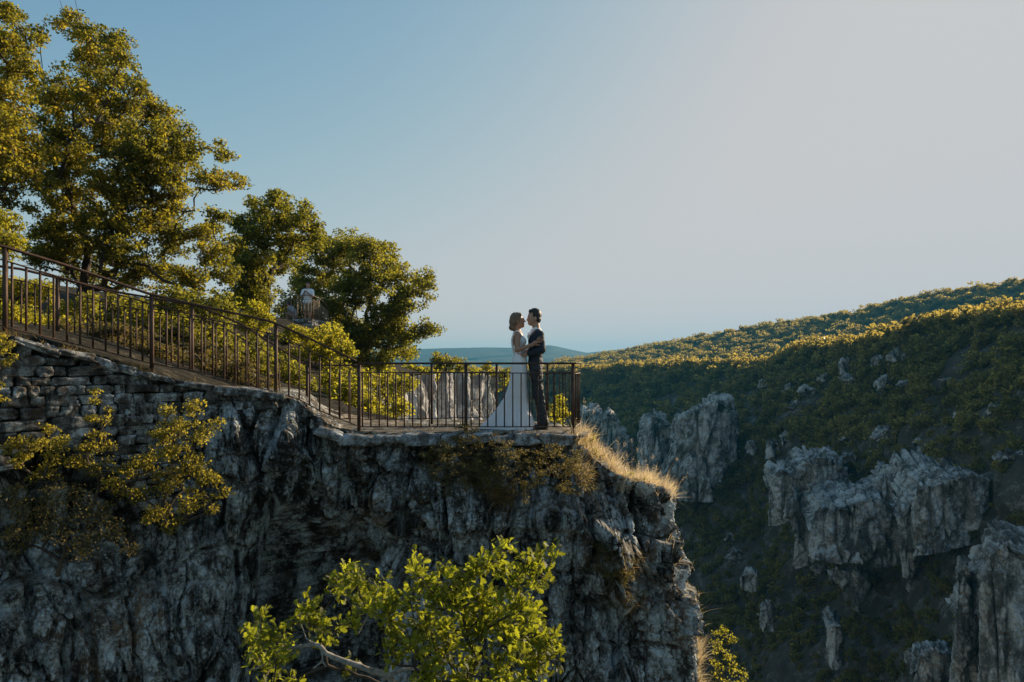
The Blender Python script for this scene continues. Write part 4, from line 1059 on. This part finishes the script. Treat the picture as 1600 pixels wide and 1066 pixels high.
S = SDF(U(463, 482, 30.4, -.4), U(498, 446, 30.4, .4), .014)
S.cap(U(475.8, 454.3), U(486.2, 454.3), .085, .085, .05); S.ell(U(481, 461), (.225, .155, .26), .06); S.ell(U(480.5, 471.5), (.205, .155, .16), .06)
for sx in (-1, 1): S.cap(U(481 + 6.8 * sx, 455), U(481 + 8.0 * sx, 461.5, 30.4, -.06), .085, .085, .03)
S.cut(U(481, 476), (0, 0, -1)); S.ell(U(481, 449.5), (.085, .09, .10), 0, sub=True)
vt = S.build('shirt', M['tee'], None, vo)
S = SDF(U(470, 492, 30.4, -.4), U(492, 470, 30.4, .4), .014)
S.ell(U(480.5, 476), (.195, .15, .13), .06)
for sx in (-1, 1): S.cap(U(480.5 + 3.0 * sx, 478), U(480.3 + 3.4 * sx, 487), .12, .115, .03)
S.cut(U(481, 487.2), (0, 0, -1)); vs_ = S.build('shorts', M['khaki'], None, vo)
S = SDF(U(474, 452, 30.4, -.3), U(488, 438, 30.4, .3), .012)
S.ell(U(481.2, 444.6, 30.4, .02), (.10, .115, .115), 0); S.cut(U(481, 445.5), (0, -.7, -.7)); vh = S.build('hair', M['hair_g'], None, vo)
for k in (vb_, vt, vs_, vh): k.parent = vis
tag(vis, 'man in a white T-shirt and khaki shorts standing at the upper lookout railing', 'person')
so = np.array(U(457, 499)); sit = empty('person', so)
S = SDF(U(440, 503, 30.4, -.6), U(470, 468, 30.4, .6), .014)
S.ell(U(450.4, 475.5), (.085, .10, .115), .03); S.cap(U(451.2, 478), U(453, 481.5), .055, .06, .04)
S.cap(U(453, 482, 30.4, -.14), U(453.5, 482, 30.4, .14), .07, .07, .05); S.cap(U(455, 484), U(459.5, 494), .15, .15, .06)
for sy in (-1, 1):
    S.cap(U(459, 494.5, 30.4, .1 * sy), U(450, 490.5, 30.4, .12 * sy), .085, .065, .04); S.cap(U(450, 490.5, 30.4, .12 * sy), U(450.5, 499, 30.4, .12 * sy), .06, .045, .02)
    S.cap(U(450.5, 499.5, 30.4, .12 * sy), U(446.5, 500, 30.4, .12 * sy), .045, .035, .02)
    S.cap(U(455.6, 483, 30.4, .19 * sy), U(461.6, 489, 30.4, .23 * sy), .05, .042, .03); S.cap(U(461.6, 489, 30.4, .23 * sy), U(461.4, 497.5, 30.4, .24 * sy), .04, .032, .02); S.ell(U(461.4, 498.6, 30.4, .24 * sy), (.03, .03, .05), .02)
sb_ = S.build('body', M['skin2'], None, so)
S = SDF(U(440, 503, 30.4, -.6), U(470, 475, 30.4, .6), .014)
S.cap(U(453.4, 482.4, 30.4, -.15), U(453.8, 482.4, 30.4, .15), .085, .085, .05); S.cap(U(455, 484), U(459.5, 493), .175, .175, .06)
for sy in (-1, 1): S.cap(U(455.6, 483, 30.4, .19 * sy), U(459.6, 487, 30.4, .21 * sy), .075, .075, .03)
S.ell(U(451.0, 477.5), (.085, .10, .11), 0, sub=True); S.cut(U(459, 495.5), (.2, 0, -1)); sk_ = S.build('shirt', M['grey_tee'], None, so)
S = SDF(U(440, 485, 30.4, -.3), U(462, 465, 30.4, .3), .012)
S.ell(U(451.0, 474.2), (.10, .112, .105), 0); S.cut(U(450, 476), (-.6, 0, -.8)); sh_ = S.build('hair', M['hair_g'], None, so)
for k in (sb_, sk_, sh_): k.parent = sit
tag(sit, 'person in a grey T-shirt crouching and leaning on one arm on the upper lookout', 'person')
print('people', round(time.time() - T0, 1))

# ------------------------------------------------------------------ trees of the left slope
DT = 17.0
def lob(L, d, ox=0, oy=0, k=1.0):
    r = np.random.RandomState(len(L)); return [(a + ox, b + oy, c * k, d + (r.rand() - .5) * 2.2) for a, b, c in L]
tree('tree', 'tallest oak with golden leaves filling the upper left above the stair railing', 'tree', P(120, 585, DT + .5), lob([
    (112, 36, 20), (139, 49, 18), (176, 62, 20), (64, 58, 11), (143, 94, 32), (187, 86, 20), (199, 126, 20), (158, 150, 46), (96, 158, 40), (225, 161, 26), (252, 190, 28), (238, 225, 44), (169, 210, 54), (94, 225, 50), (296, 226, 20), (278, 250, 28),
    (349, 240, 17), (364, 280, 16), (332, 283, 22), (265, 272, 36), (195, 285, 52), (113, 300, 52), (245, 323, 42), (180, 356, 50), (98, 360, 46), (340, 338, 16), (322, 366, 22), (270, 372, 34), (335, 398, 26), (300, 435, 26), (245, 420, 34), (190, 410, 38), (130, 415, 38), (70, 390, 34), (352, 425, 20)], DT),
    3.8, .074, 58, .18, 'leaf_gold', seed=11, r_tip=.0050, seg=.34, group='oaks of the left slope', trunk=[P(122, 520, DT + .4), P(128, 455, DT + .3), P(140, 380, DT)], bare=120)
tree('tree', 'thin-topped oak cut by the left edge of the picture, left of the tallest oak', 'tree', P(-30, 560, 14.5), lob([
    (8, 18, 15), (22, 30, 18), (40, 70, 22), (6, 66, 28), (14, 118, 34), (46, 108, 18), (-20, 60, 30), (2, 160, 38), (10, 215, 42), (-30, 150, 45), (-35, 220, 50), (20, 262, 34), (-20, 290, 50), (-70, 180, 50), (50, 245, 24), (-60, 260, 50)], 14.6),
    3.0, .072, 50, .155, 'leaf_gold', seed=12, r_tip=.0048, seg=.3, group='oaks of the left slope', trunk=[P(-28, 480, 14.5), P(-20, 380, 14.5)], bare=30)
tree('tree', 'airy oak with upright top in the middle of the slope, left of the upper lookout', 'tree', P(415, 520, 23.5), lob([
    (427, 308, 14), (404, 327, 18), (439, 339, 26), (471, 339, 17), (488, 361, 19), (414, 367, 28), (458, 380, 28), (500, 374, 12), (404, 406, 26), (436, 412, 20), (400, 438, 25), (378, 350, 18), (372, 385, 22), (384, 418, 24), (405, 468, 22), (385, 455, 22)], 23.5),
    5.0, .10, 58, .25, 'leaf_green', seed=13, r_tip=.0065, seg=.4, group='oaks of the left slope', trunk=[P(416, 470, 23.5), P(424, 420, 23.5)], bare=16)
tree('tree', 'broad dark oak behind the man in the white T-shirt', 'tree', P(575, 590, 34), lob([
    (498, 386, 20), (545, 379, 22), (522, 402, 35), (577, 392, 26), (608, 398, 19), (616, 426, 24), (569, 438, 40), (538, 469, 34), (500, 432, 26), (470, 420, 12), (472, 445, 18), (656, 442, 15), (672, 434, 9), (668, 456, 12), (640, 455, 16), (624, 472, 28), (601, 501, 36), (656, 510, 17), (674, 516, 10),
    (624, 532, 28), (589, 540, 32), (557, 524, 30), (632, 556, 12), (600, 565, 20), (560, 560, 24), (516, 498, 26), (530, 530, 26), (455, 472, 15), (478, 472, 15), (500, 482, 16), (440, 485, 12), (472, 448, 14), (490, 455, 14), (468, 494, 14), (450, 496, 12), (490, 496, 14)], 34),
    5.4, .13, 60, .33, 'leaf_green', seed=14, r_tip=.008, seg=.55, group='oaks of the left slope', trunk=[P(574, 540, 34), P(572, 490, 34)], bare=40, squash=1.3)
# lower shrubs of the slope, most lit by the low sun
SH = [
    ('bright yellow-green bush high at the left edge above the railing', (6, 520, 11.5), [(8, 350, 22), (-10, 375, 30), (22, 375, 18), (-20, 340, 24)], 11.5, 2.6, .05, 34, .12, 'leaf_bright'),
    ('bright yellow-green bush behind the first bars of the stair railing', (55, 545, 10.6), [(22, 450, 24), (52, 470, 28), (70, 455, 18), (80, 500, 18), (40, 510, 28), (10, 495, 28), (75, 530, 18), (20, 540, 22)], 10.7, 2.6, .045, 34, .10, 'leaf_bright'),
    ('yellow-green bush under the airy oak, left of the upper lookout', (395, 560, 22), [(402, 486, 17), (380, 480, 20), (412, 500, 12), (360, 470, 20), (392, 510, 20)], 22, 3.2, .085, 34, .20, 'leaf_bright'),
    ('yellow-green bush below the crouching visitor at the upper lookout', (470, 600, 24), [(462, 520, 16), (478, 530, 18), (450, 535, 20), (495, 545, 20), (440, 560, 24), (470, 565, 26)], 24, 2.8, .09, 34, .2, 'leaf_bright'),
    ('yellow-green bush with a pointed top right of the upper lookout', (530, 610, 23), [(505, 516, 12), (524, 512, 9), (518, 532, 17), (536, 548, 16), (505, 560, 22), (530, 580, 22), (500, 590, 24)], 23, 2.8, .088, 34, .2, 'leaf_bright'),
    ('dark bush in the shade behind the middle of the stair railing', (300, 600, 14), [(290, 470, 26), (330, 480, 28), (260, 480, 26), (300, 520, 34), (350, 515, 30), (240, 510, 30), (365, 545, 22), (320, 560, 26), (200, 480, 28), (190, 520, 28)], 14.5, 1.6, .075, 34, .16, 'leaf_green'),
    ('low dark bush at the foot of the second stair railing, in its upper half', (180, 570, 11.3), [(110, 520, 18), (140, 530, 18), (170, 538, 18), (200, 545, 18), (230, 552, 18), (160, 515, 16), (215, 530, 16), (190, 515, 14), (250, 550, 16)], 11.3, 2.2, .05, 30, .12, 'leaf_box'),  # dark leaves here put the shade of the trees into the colour
    ('low dark bush at the foot of the second stair railing, in its lower half', (330, 610, 11.9), [(270, 560, 18), (300, 568, 18), (330, 576, 18), (360, 584, 18), (390, 594, 18), (420, 606, 16), (310, 545, 16), (350, 560, 16), (385, 575, 16)], 11.9, 2.2, .05, 30, .12, 'leaf_box'),  # leaf colour darkened here too, standing for tree shade
    ('dark bush in the shade behind the bars near the left end of the stair railing', (140, 560, 12.5), [(125, 480, 26), (150, 500, 28), (175, 520, 26), (115, 520, 26), (200, 545, 22), (145, 540, 24), (230, 550, 20)], 12.5, 1.5, .065, 34, .14, 'leaf_green'),
    ('olive bush behind the lower part of the stair railing', (430, 650, 15), [(400, 560, 26), (440, 580, 30), (470, 600, 28), (410, 600, 26), (380, 580, 24), (450, 620, 26), (485, 630, 20)], 15.5, 1.9, .075, 34, .17, 'leaf_green'),
    ('sunlit bush behind the left post of the level railing', (560, 690, 15), [(520, 600, 22), (545, 615, 26), (570, 600, 22), (540, 645, 26), (575, 640, 22), (510, 630, 20)], 15.5, 2.4, .07, 34, .16, 'leaf_bright'),
    ('sunlit bush between the left post and the far cliff', (610, 680, 18), [(605, 590, 18), (625, 605, 16), (600, 620, 20), (622, 635, 16), (640, 600, 12), (605, 650, 18)], 18, 2.4, .08, 34, .17, 'leaf_bright'),
    ('yellow-leaved bush behind the groom outside the railing', (872, 690, 13), [(874, 622, 10), (880, 632, 12), (868, 640, 11), (885, 648, 9), (876, 655, 12), (858, 655, 10)], 13.2, 4.0, .035, 26, .07, 'leaf_bright'),
]
for i, (lb, rt, L, d, dn, lf, per, spr, lm) in enumerate(SH):
    tree('bush', lb, 'bush', P(*rt), lob(L, d), dn * 1.8, lf, int(per * 1.6), spr * 1.1, lm, seed=30 + i, r_tip=.006, seg=.22, group='bushes of the slope')
FT = [
    ('rounded tree on the headland rim, left of the two against the blue hills', (690, 584, 58), [(690, 560, 13), (680, 567, 12), (702, 567, 11), (690, 574, 13)], 58),
    ('smaller rounded tree on the headland rim beside the bigger one', (720, 584, 60), [(720, 565, 9), (722, 574, 9), (712, 573, 7)], 60),
    ('dark low tree on the headland rim just left of the bride', (758, 588, 64), [(752, 577, 7), (762, 574, 8), (768, 580, 7), (756, 582, 8)], 64),
    ('low sunlit tree on the headland rim above the pale cliff', (655, 590, 50), [(652, 578, 12), (668, 582, 10), (640, 582, 12), (676, 586, 8)], 50),
    ('low sunlit tree on the headland rim in the middle of the pale cliff', (715, 592, 58), [(705, 584, 8), (730, 584, 8), (740, 580, 6)], 58),
    ('yellow-green tree beyond the headland behind the bride', (795, 615, 72), [(787, 582, 9), (798, 580, 9), (790, 596, 10), (802, 598, 8), (786, 606, 7)], 72),
]
for i, (lb, rt, L, d) in enumerate(FT):
    tree('tree', lb, 'tree', P(*rt), lob(L, d), 7, .22, 26, .34, 'leaf_gold' if i in (0, 1, 2) else 'leaf_bright', seed=60 + i, r_tip=.02, seg=.6, group='small trees on the headland rim')
print('trees', round(time.time() - T0, 1))

# shrubs rooted in the wall and cliff
WS_ = [
    ('big straggly bush on the cliff under the dry-stone wall, the widest one', (300, 800, 8.35), [(262, 640, 9), (300, 640, 12), (280, 665, 16), (245, 680, 14), (310, 680, 16), (335, 662, 8), (268, 705, 18), (300, 725, 20), (230, 720, 16), (200, 735, 15), (325, 745, 16), (262, 755, 20), (345, 770, 9), (215, 770, 16), (300, 785, 16), (240, 800, 15), (180, 760, 12), (330, 800, 8), (270, 820, 12)], 8.0, 2.3, .034, 13, .07),
    ('thin upright sprigs climbing the dry-stone wall beside the widest bush', (140, 800, 8.1), [(152, 612, 4), (150, 630, 6), (146, 650, 7), (170, 640, 5), (165, 660, 6), (150, 680, 10), (135, 700, 12), (165, 700, 10), (120, 720, 13), (150, 730, 12)], 7.9, 2.6, .032, 13, .06),
    ('leafy bush with pale yellow tips at the left under the wall', (60, 830, 7.8), [(75, 672, 10), (95, 690, 12), (60, 695, 14), (30, 690, 11), (90, 715, 12), (40, 720, 15), (10, 705, 10), (70, 740, 14)], 7.6, 2.1, .034, 13, .07),
    ('dark low bush in the shade at the left edge below the leafy one', (90, 900, 7.6), [(20, 780, 24), (60, 800, 24), (100, 780, 22), (140, 800, 22), (90, 830, 24), (170, 830, 18), (30, 840, 24), (130, 850, 18), (200, 850, 14)], 7.5, 1.2, .032, 14, .09),
    ('leafy sprig hanging in at the left edge on top of the wall', (-60, 560, 7.2), [(4, 528, 8), (16, 540, 7), (-5, 545, 9), (8, 565, 6), (24, 560, 4), (-4, 600, 5), (0, 622, 6)], 7.3, 3.0, .036, 13, .06),
]
for i, (lb, rt, L, d, dn, lf, per, spr) in enumerate(WS_):
    r = np.random.RandomState(i); L2 = [(a, b, c, d + (r.rand() - .5) * .35, 1.5) for a, b, c in L]
    tree('bush', lb, 'bush', P(*rt), L2, dn * 3.0, lf, int(per * 1.7), spr, 'leaf_shrub' if i != 3 else 'leaf_box', seed=80 + i, r_tip=.0028, seg=.10, group='bushes of the wall and cliff', bm='bark', bare=12)
tree('bush', 'small evergreen bush growing up through the level railing left of the bride', 'bush', P(725, 730, 9.5), [(a, b, c, 9.3 if b > 685 else 9.45) for a, b, c in [(732, 664, 7), (722, 668, 9), (738, 676, 10), (716, 680, 14), (735, 690, 15), (752, 694, 11), (772, 690, 7), (768, 702, 10), (720, 705, 16), (700, 692, 12), (745, 712, 14), (778, 714, 7)]],
     4.5, .022, 22, .05, 'leaf_box', seed=91, r_tip=.002, seg=.08, group='bushes of the wall and cliff')
for i, (lb, L) in enumerate([('dark bushy growth on the bank under the middle of the level railing', [(690, 700, 12), (705, 720, 15), (685, 735, 14), (720, 740, 16), (700, 760, 14), (740, 735, 12), (665, 715, 9)]),
        ('dark bushy growth on the bank under the feet of the couple', [(790, 705, 12), (810, 720, 16), (790, 740, 14), (830, 740, 16), (815, 765, 13), (845, 715, 13), (770, 755, 12)]),
        ('brown-green bush on the bank just under the corner post', [(870, 705, 12), (890, 720, 14), (900, 740, 14), (880, 755, 14), (910, 765, 10), (860, 735, 12), (905, 710, 9)]),
        ('dark bush hanging on the cliff face below the shoulder at the right', [(950, 860, 14), (965, 880, 16), (945, 895, 14), (975, 905, 12), (960, 845, 10), (985, 885, 9)])]):
    dd_ = (9.05, 9.0, 9.1, 8.95)[i]
    tree('bush', lb, 'bush', P(L[2][0], L[2][1] + 30, dd_ + .3), [(a, b, c * 1.35, dd_) for a, b, c in L], 3.4, .022, 36, .06, 'leaf_box', seed=120 + i, r_tip=.0018, seg=.09, group='bushes of the wall and cliff', squash=1.4, bare=10)
tree('bush', 'small pale sunlit plant on the grassy shoulder just right of the corner post', 'bush', P(925, 722, 10.0), [(a, b, c, 9.95) for a, b, c in [(925, 690, 7), (932, 700, 8), (920, 705, 8), (938, 712, 7), (928, 682, 4)]], 5, .020, 20, .04, 'leaf_shrub', seed=131, r_tip=.0018, seg=.06, group='bushes of the wall and cliff')
tree('bush', 'small green plant low in the dry grass of the sunlit shoulder', 'bush', P(985, 756, 9.85), [(a, b, c, 9.85) for a, b, c in [(985, 742, 6), (996, 746, 6), (975, 745, 5), (1008, 750, 4)]], 5, .018, 18, .03, 'leaf_bright', seed=132, r_tip=.0018, seg=.05, group='bushes of the wall and cliff')
tree('bush', 'yellow-green bush at the foot of the cliff corner, bottom centre right', 'bush', P(1118, 1110, 10.8), [(a, b, c, 10.8) for a, b, c in [(1124, 985, 9), (1135, 998, 12), (1120, 1010, 14), (1140, 1025, 14), (1155, 1050, 12), (1125, 1045, 16), (1162, 1062, 8), (1140, 1070, 18)]],
     3.2, .034, 24, .075, 'leaf_bright', seed=92, r_tip=.003, seg=.12, group='bushes of the wall and cliff')

# ------------------------------------------------------------------ the oak just below the camera: lobed leaves
def oak_leaves(cen, dirs, size, rng):
    """lobed, slightly folded oak leaves: two strips of lobes either side of a midrib"""
    prof = np.array([(0, .03), (.12, .07), (.22, .22), (.30, .09), (.42, .31), (.52, .11), (.64, .37), (.75, .15), (.86, .24), (1.0, .04)])
    n = len(cen); k = len(prof)
    u = dirs / np.linalg.norm(dirs, axis=1)[:, None]; t = rng.normal(size=(n, 3)); t[:, 2] += 1.2
    v = np.cross(t, u); v /= np.linalg.norm(v, axis=1)[:, None]; w = np.cross(u, v)
    s = (size * (.65 + .7 * rng.rand(n)))[:, None, None]; fold = (.15 + .35 * rng.rand(n))[:, None, None]; curl = (rng.rand(n) * .5 - .1)[:, None, None]
    x = prof[None, :, :1]; yv = prof[None, :, 1:]
    mid = cen[:, None] + u[:, None] * x * s - w[:, None] * (x * x * curl) * s
    Lf = mid + v[:, None] * yv * s + w[:, None] * yv * fold * s; Rt = mid - v[:, None] * yv * s + w[:, None] * yv * fold * s
    V = np.stack([Lf, mid, Rt], 2).reshape(n, k * 3, 3)
    b = np.arange(k - 1)[:, None] * 3; f = np.concatenate([b + [[0, 3, 4, 1]], b + [[1, 4, 5, 2]]])
    Fc = (f[None] + (np.arange(n) * k * 3)[:, None, None]).reshape(-1, 4)
    return V.reshape(-1, 3), Fc
rng = np.random.RandomState(21)
OL = [(412, 975, 14), (400, 990, 16), (425, 1000, 20), (395, 1020, 16), (440, 1030, 18), (480, 945, 15), (470, 960, 14), (500, 970, 16), (520, 905, 13), (545, 900, 13), (560, 915, 18), (585, 925, 18), (600, 950, 18), (575, 945, 16), (535, 925, 10), (620, 968, 16), (640, 935, 14),
      (650, 880, 10), (655, 900, 12), (668, 925, 20), (692, 885, 7), (690, 935, 20), (715, 915, 18), (740, 900, 18), (720, 945, 22), (758, 885, 16), (778, 860, 10), (790, 850, 7), (785, 885, 18), (805, 905, 18), (825, 880, 14), (845, 870, 12), (862, 858, 8), (850, 895, 14), (835, 905, 12),
      (760, 930, 22), (800, 945, 22), (770, 970, 24), (820, 960, 20), (840, 985, 20), (800, 1000, 24), (850, 1010, 16), (865, 1005, 8), (825, 1030, 22), (780, 1040, 22), (740, 990, 24), (700, 980, 22), (660, 970, 20), (845, 1050, 18), (870, 1030, 6),
      (690, 1020, 22), (730, 1050, 24), (650, 1010, 18), (620, 1020, 16), (665, 1060, 24), (560, 975, 14), (530, 985, 12), (500, 1010, 10), (540, 1040, 12), (460, 1060, 14), (410, 1055, 16), (800, 1080, 30), (720, 1100, 30), (640, 1100, 30)]
rr_ = np.random.RandomState(5)
ODEP = 4.3
cen = []
for a, b, c in OL:
    n = max(2, int((c / 10.) ** 2 * (2.1 if b < 960 else 2.0))); R = c / F * ODEP; c0 = P(a, b, ODEP + (rr_.rand() - .5) * .5)
    q = rng.normal(size=(n, 3)); q /= np.linalg.norm(q, axis=1)[:, None]; cen.append(c0 + q * (rng.rand(n) ** .5)[:, None] * np.array([R, R * 1.8, R]))
cen = np.concatenate(cen)
oroot = P(640, 1420, 4.4)
pa, ra = skeleton(oroot, cen, .07, rng, wob=.35, r_tip=.0018, expo=2.3, trunk=[P(650, 1250, 4.4), P(660, 1150, 4.35)])
oak = empty('tree', oroot)
V, Fc = tube(pa, ra, 6); mesh('trunk', V - oroot, Fc, M['bark'], oak)
# the pale bare limb at the lower left
lp = catmull([P(640, 1120, 4.3), P(612, 1062, 4.25), P(572, 1045, 4.2), P(540, 1034, 4.2), P(512, 1022, 4.2), P(496, 1008, 4.2), P(470, 1010, 4.25), P(440, 1014, 4.3)], 40)
l2 = catmull([P(503, 1014, 4.2), P(503, 1032, 4.18), P(490, 1044, 4.15)], 10); l3 = catmull([P(503, 1032, 4.18), P(510, 1042, 4.15)], 6)
l4 = catmull([P(600, 1060, 4.25), P(625, 1048, 4.2), P(655, 1046, 4.15), P(690, 1052, 4.1)], 16); l5 = catmull([P(440, 1014, 4.3), P(410, 1040, 4.3), P(385, 1048, 4.35)], 12)
l6 = catmull([P(496, 1008, 4.2), P(480, 998, 4.2), P(470, 975, 4.2)], 10); l7 = catmull([P(560, 990, 4.3), P(590, 925, 4.3), P(575, 905, 4.3)], 10)
V, Fc = tube([lp, l2, l3, l4, l5, l6, l7], [np.linspace(.024, .007, 40), np.linspace(.008, .004, 10), np.linspace(.005, .003, 6), np.linspace(.015, .005, 16), np.linspace(.006, .002, 12), np.linspace(.007, .003, 10), np.linspace(.004, .002, 10)], 7)
V = V + perlin((V * 40).astype(np.float32))[:, None] * .004
mesh('limb', V - oroot, Fc, M['bark_pale'], oak)['label'] = 'pale lichened bare limb'
per = 14; idx = np.repeat(np.arange(len(cen)), per); dv = rng.normal(size=(len(idx), 3)); dv[:, 2] += .35; dv /= np.linalg.norm(dv, axis=1)[:, None]
V, Fc = oak_leaves(cen[idx] + dv * .012 + rng.normal(size=(len(idx), 3)) * .024, dv, .046, rng)
mesh('crown', V - oroot, Fc, M['leaf_oak_near'], oak, smooth=False)
tag(oak, 'young oak with lobed sunlit leaves in front of the cliff, bottom centre', 'tree')

# ------------------------------------------------------------------ grass and brush (nobody could count it)
def blades(base, direc, L, w, rng, droop=.5, segs=4):
    n = len(base); t = np.linspace(0, 1, segs + 1)[None, :, None]
    d = direc / np.linalg.norm(direc, axis=1)[:, None]; az = rng.normal(size=(n, 3)); az[:, 2] = 0; az /= np.linalg.norm(az, axis=1)[:, None]
    Lc = (L * (.5 + .9 * rng.rand(n)))[:, None, None]
    c = base[:, None] + d[:, None] * t * Lc + (az[:, None] * .6 + np.array([0, 0, -1.]) * .5) * (t ** 2) * Lc * (droop * rng.rand(n))[:, None, None]
    sd = np.cross(d, rng.normal(size=(n, 3))); sd /= np.linalg.norm(sd, axis=1)[:, None]
    ww = w * (1 - t ** 1.5 * .9); A = c + sd[:, None] * ww * .5; B = c - sd[:, None] * ww * .5
    V = np.stack([A, B], 2).reshape(n, -1, 3); k = (segs + 1) * 2
    f = np.array([[2 * i, 2 * i + 1, 2 * i + 3, 2 * i + 2] for i in range(segs)])
    return V.reshape(-1, 3), (f[None] + (np.arange(n) * k)[:, None, None]).reshape(-1, 4)
AREA = np.linalg.norm(np.cross(np.gradient(G, axis=0), np.gradient(G, axis=1)), axis=-1)
def surf_pts(x0, x1, y0, y1, n, rng, wfun=None):
    """random points of the cliff sheet whose direction falls in a window of the picture"""
    pxs = G[..., 0] / np.maximum(G[..., 1], .1) * F + 800; pys = HOR - G[..., 2] / np.maximum(G[..., 1], .1) * F
    m = (pxs > x0) & (pxs < x1) & (pys > y0) & (pys < y1) & (G[..., 1] < 16)
    q = G[m]; ga_ = AREA[m]
    if wfun is not None:
        w = wfun(pxs[m], pys[m], q) * ga_; w = w / w.sum(); k = rng.choice(len(q), n, p=w)
    else: k = rng.choice(len(q), n, p=ga_ / ga_.sum())
    return q[k]
rng = np.random.RandomState(31)
b1 = surf_pts(896, 1050, 680, 785, 12000, rng, lambda x, y, q: (sstep(.0, .4, fbm((q * 2.8).astype(np.float32), 3) + .12) + .04) * (y < 768 + .2 * (x - 960)) + 1e-6)
b2 = surf_pts(1040, 1130, 770, 1000, 700, rng, lambda x, y, q: (q[:, 1] > 9.6) * (fbm((q * 1.5).astype(np.float32), 2) > .02) + 1e-6)
b3 = surf_pts(1090, 1130, 1000, 1090, 800, rng)
VV, FF, off = [], [], 0
for bb, L, w, dr in ((b1, .20, .0075, .8), (b2, .20, .005, 1.0), (b3, .24, .005, .9)):
    d = rng.normal(size=(len(bb), 3)) * .38 + np.array([.18, -.1, 1]); V, f = blades(bb, d, L * (.35 + 1.3 * sstep(-.35, .45, fbm((bb * 3.3).astype(np.float32), 2))), w, rng, dr); VV.append(V); FF.append(f + off); off += len(V)
# taller stalks with seed heads
bb = b1[rng.choice(len(b1), 60)]; d = rng.normal(size=(60, 3)) * .3 + np.array([.3, 0, 1]); V, f = blades(bb, d, .50, .0055, rng, .5, 6); VV.append(V); FF.append(f + off); off += len(V)
tipz = V.reshape(60, -1, 3)[:, -1]; i_ = np.repeat(np.arange(60), 14); V, f = quads(tipz[i_] + rng.normal(size=(len(i_), 3)) * np.array([.012, .012, .03]), .016, rng); VV.append(V); FF.append(f + off); off += len(V)
tag(mesh('dry_grass', np.concatenate(VV), np.concatenate(FF), M['grass'], smooth=False), 'pale dry grass on the sunlit shoulder right of the corner post', 'grass', kind='stuff')
VV, FF, off = [], [], 0
b = surf_pts(655, 935, 684, 800, 26000, rng, lambda x, y, q: (sstep(.1, .9, fbm((q * 1.7).astype(np.float32), 3) * 1.6 + .55)) * sstep(640, 720, x) * (1 - sstep(900, 940, x)) * (y < 775 + 14 * np.sin(x * .05)) + 1e-7)
d = rng.normal(size=(len(b), 3)) * .5 + np.array([.1, -.7, .6]); V, f = blades(b, d, .17, .006, rng, 1.3); VV.append(V); FF.append(f + off); off += len(V)
b = surf_pts(500, 690, 655, 700, 500, rng); d = rng.normal(size=(len(b), 3)) * .5 + np.array([0, -.2, 1]); V, f = blades(b, d, .08, .004, rng, .8); VV.append(V); FF.append(f + off); off += len(V)
b = surf_pts(930, 1010, 860, 960, 1600, rng); d = rng.normal(size=(len(b), 3)) * .5 + np.array([0, -.7, .2]); V, f = blades(b, d, .12, .005, rng, 1.3); VV.append(V); FF.append(f + off); off += len(V)
b = surf_pts(380, 930, 690, 1066, 2600, rng, lambda x, y, q: (fbm((q * 1.3).astype(np.float32), 2) > .12) + 1e-7); d = rng.normal(size=(len(b), 3)) * .5 + np.array([0, -.7, 0]); V, f = blades(b, d, .09, .005, rng, 1.3); VV.append(V); FF.append(f + off); off += len(V)
kx = rng.choice(400, 1500, p=(lambda w: w / w.sum())(sstep(.0, .3, fbm((ED * 2.2).astype(np.float32), 2)) + .02)); b = ED[kx] + rng.normal(size=(1500, 3)) * np.array([.03, .06, .01]) + np.array([0, -.12, -.04])
d = rng.normal(size=(len(b), 3)) * .5 + np.array([.1, -.5, .7]); V, f = blades(b, d, .10, .005, rng, 1.2); VV.append(V); FF.append(f + off); off += len(V)
kx = rng.choice(800, 1500, p=(lambda w: w / w.sum())(sstep(.0, .3, fbm((WC * 2.2).astype(np.float32), 2)) + .02)); b = WC[kx] + rng.normal(size=(1500, 3)) * np.array([.04, .06, .01])
d = rng.normal(size=(len(b), 3)) * .5 + np.array([.1, -.2, .9]); V, f = blades(b, d, .10, .005, rng, 1.0); VV.append(V); FF.append(f + off); off += len(V)
tag(mesh('brush', np.concatenate(VV), np.concatenate(FF), M['tuft'], smooth=False), 'dark dry brush hanging down the bank under the level railing', 'brush', kind='stuff')

# ------------------------------------------------------------------ the air
if HAZE:
    hv = bpy.data.materials.new('air'); hv.use_nodes = True; nn_ = hv.node_tree.nodes; nn_.remove(nn_['Principled BSDF'])
    pv = nn_.new('ShaderNodeVolumePrincipled'); pv.inputs['Color'].default_value = HAZE_COL; pv.inputs['Density'].default_value = HAZE; pv.inputs['Anisotropy'].default_value = HAZE_G
    hv.node_tree.links.new(pv.outputs[0], nn_['Material Output'].inputs['Volume'])
    x0, x1, y0, y1, z0, z1 = -5200, 5200, -420, 4800, -123, 128
    V = [(x, y, z) for x in (x0, x1) for y in (y0, y1) for z in (z0, z1)]
    Fc = np.array([[0, 1, 3, 2], [4, 6, 7, 5], [0, 4, 5, 1], [2, 3, 7, 6], [0, 2, 6, 4], [1, 5, 7, 3]])
    hz = mesh('haze', V, Fc, hv, smooth=False); hz['kind'] = 'stuff'
print('done', round(time.time() - T0, 1))
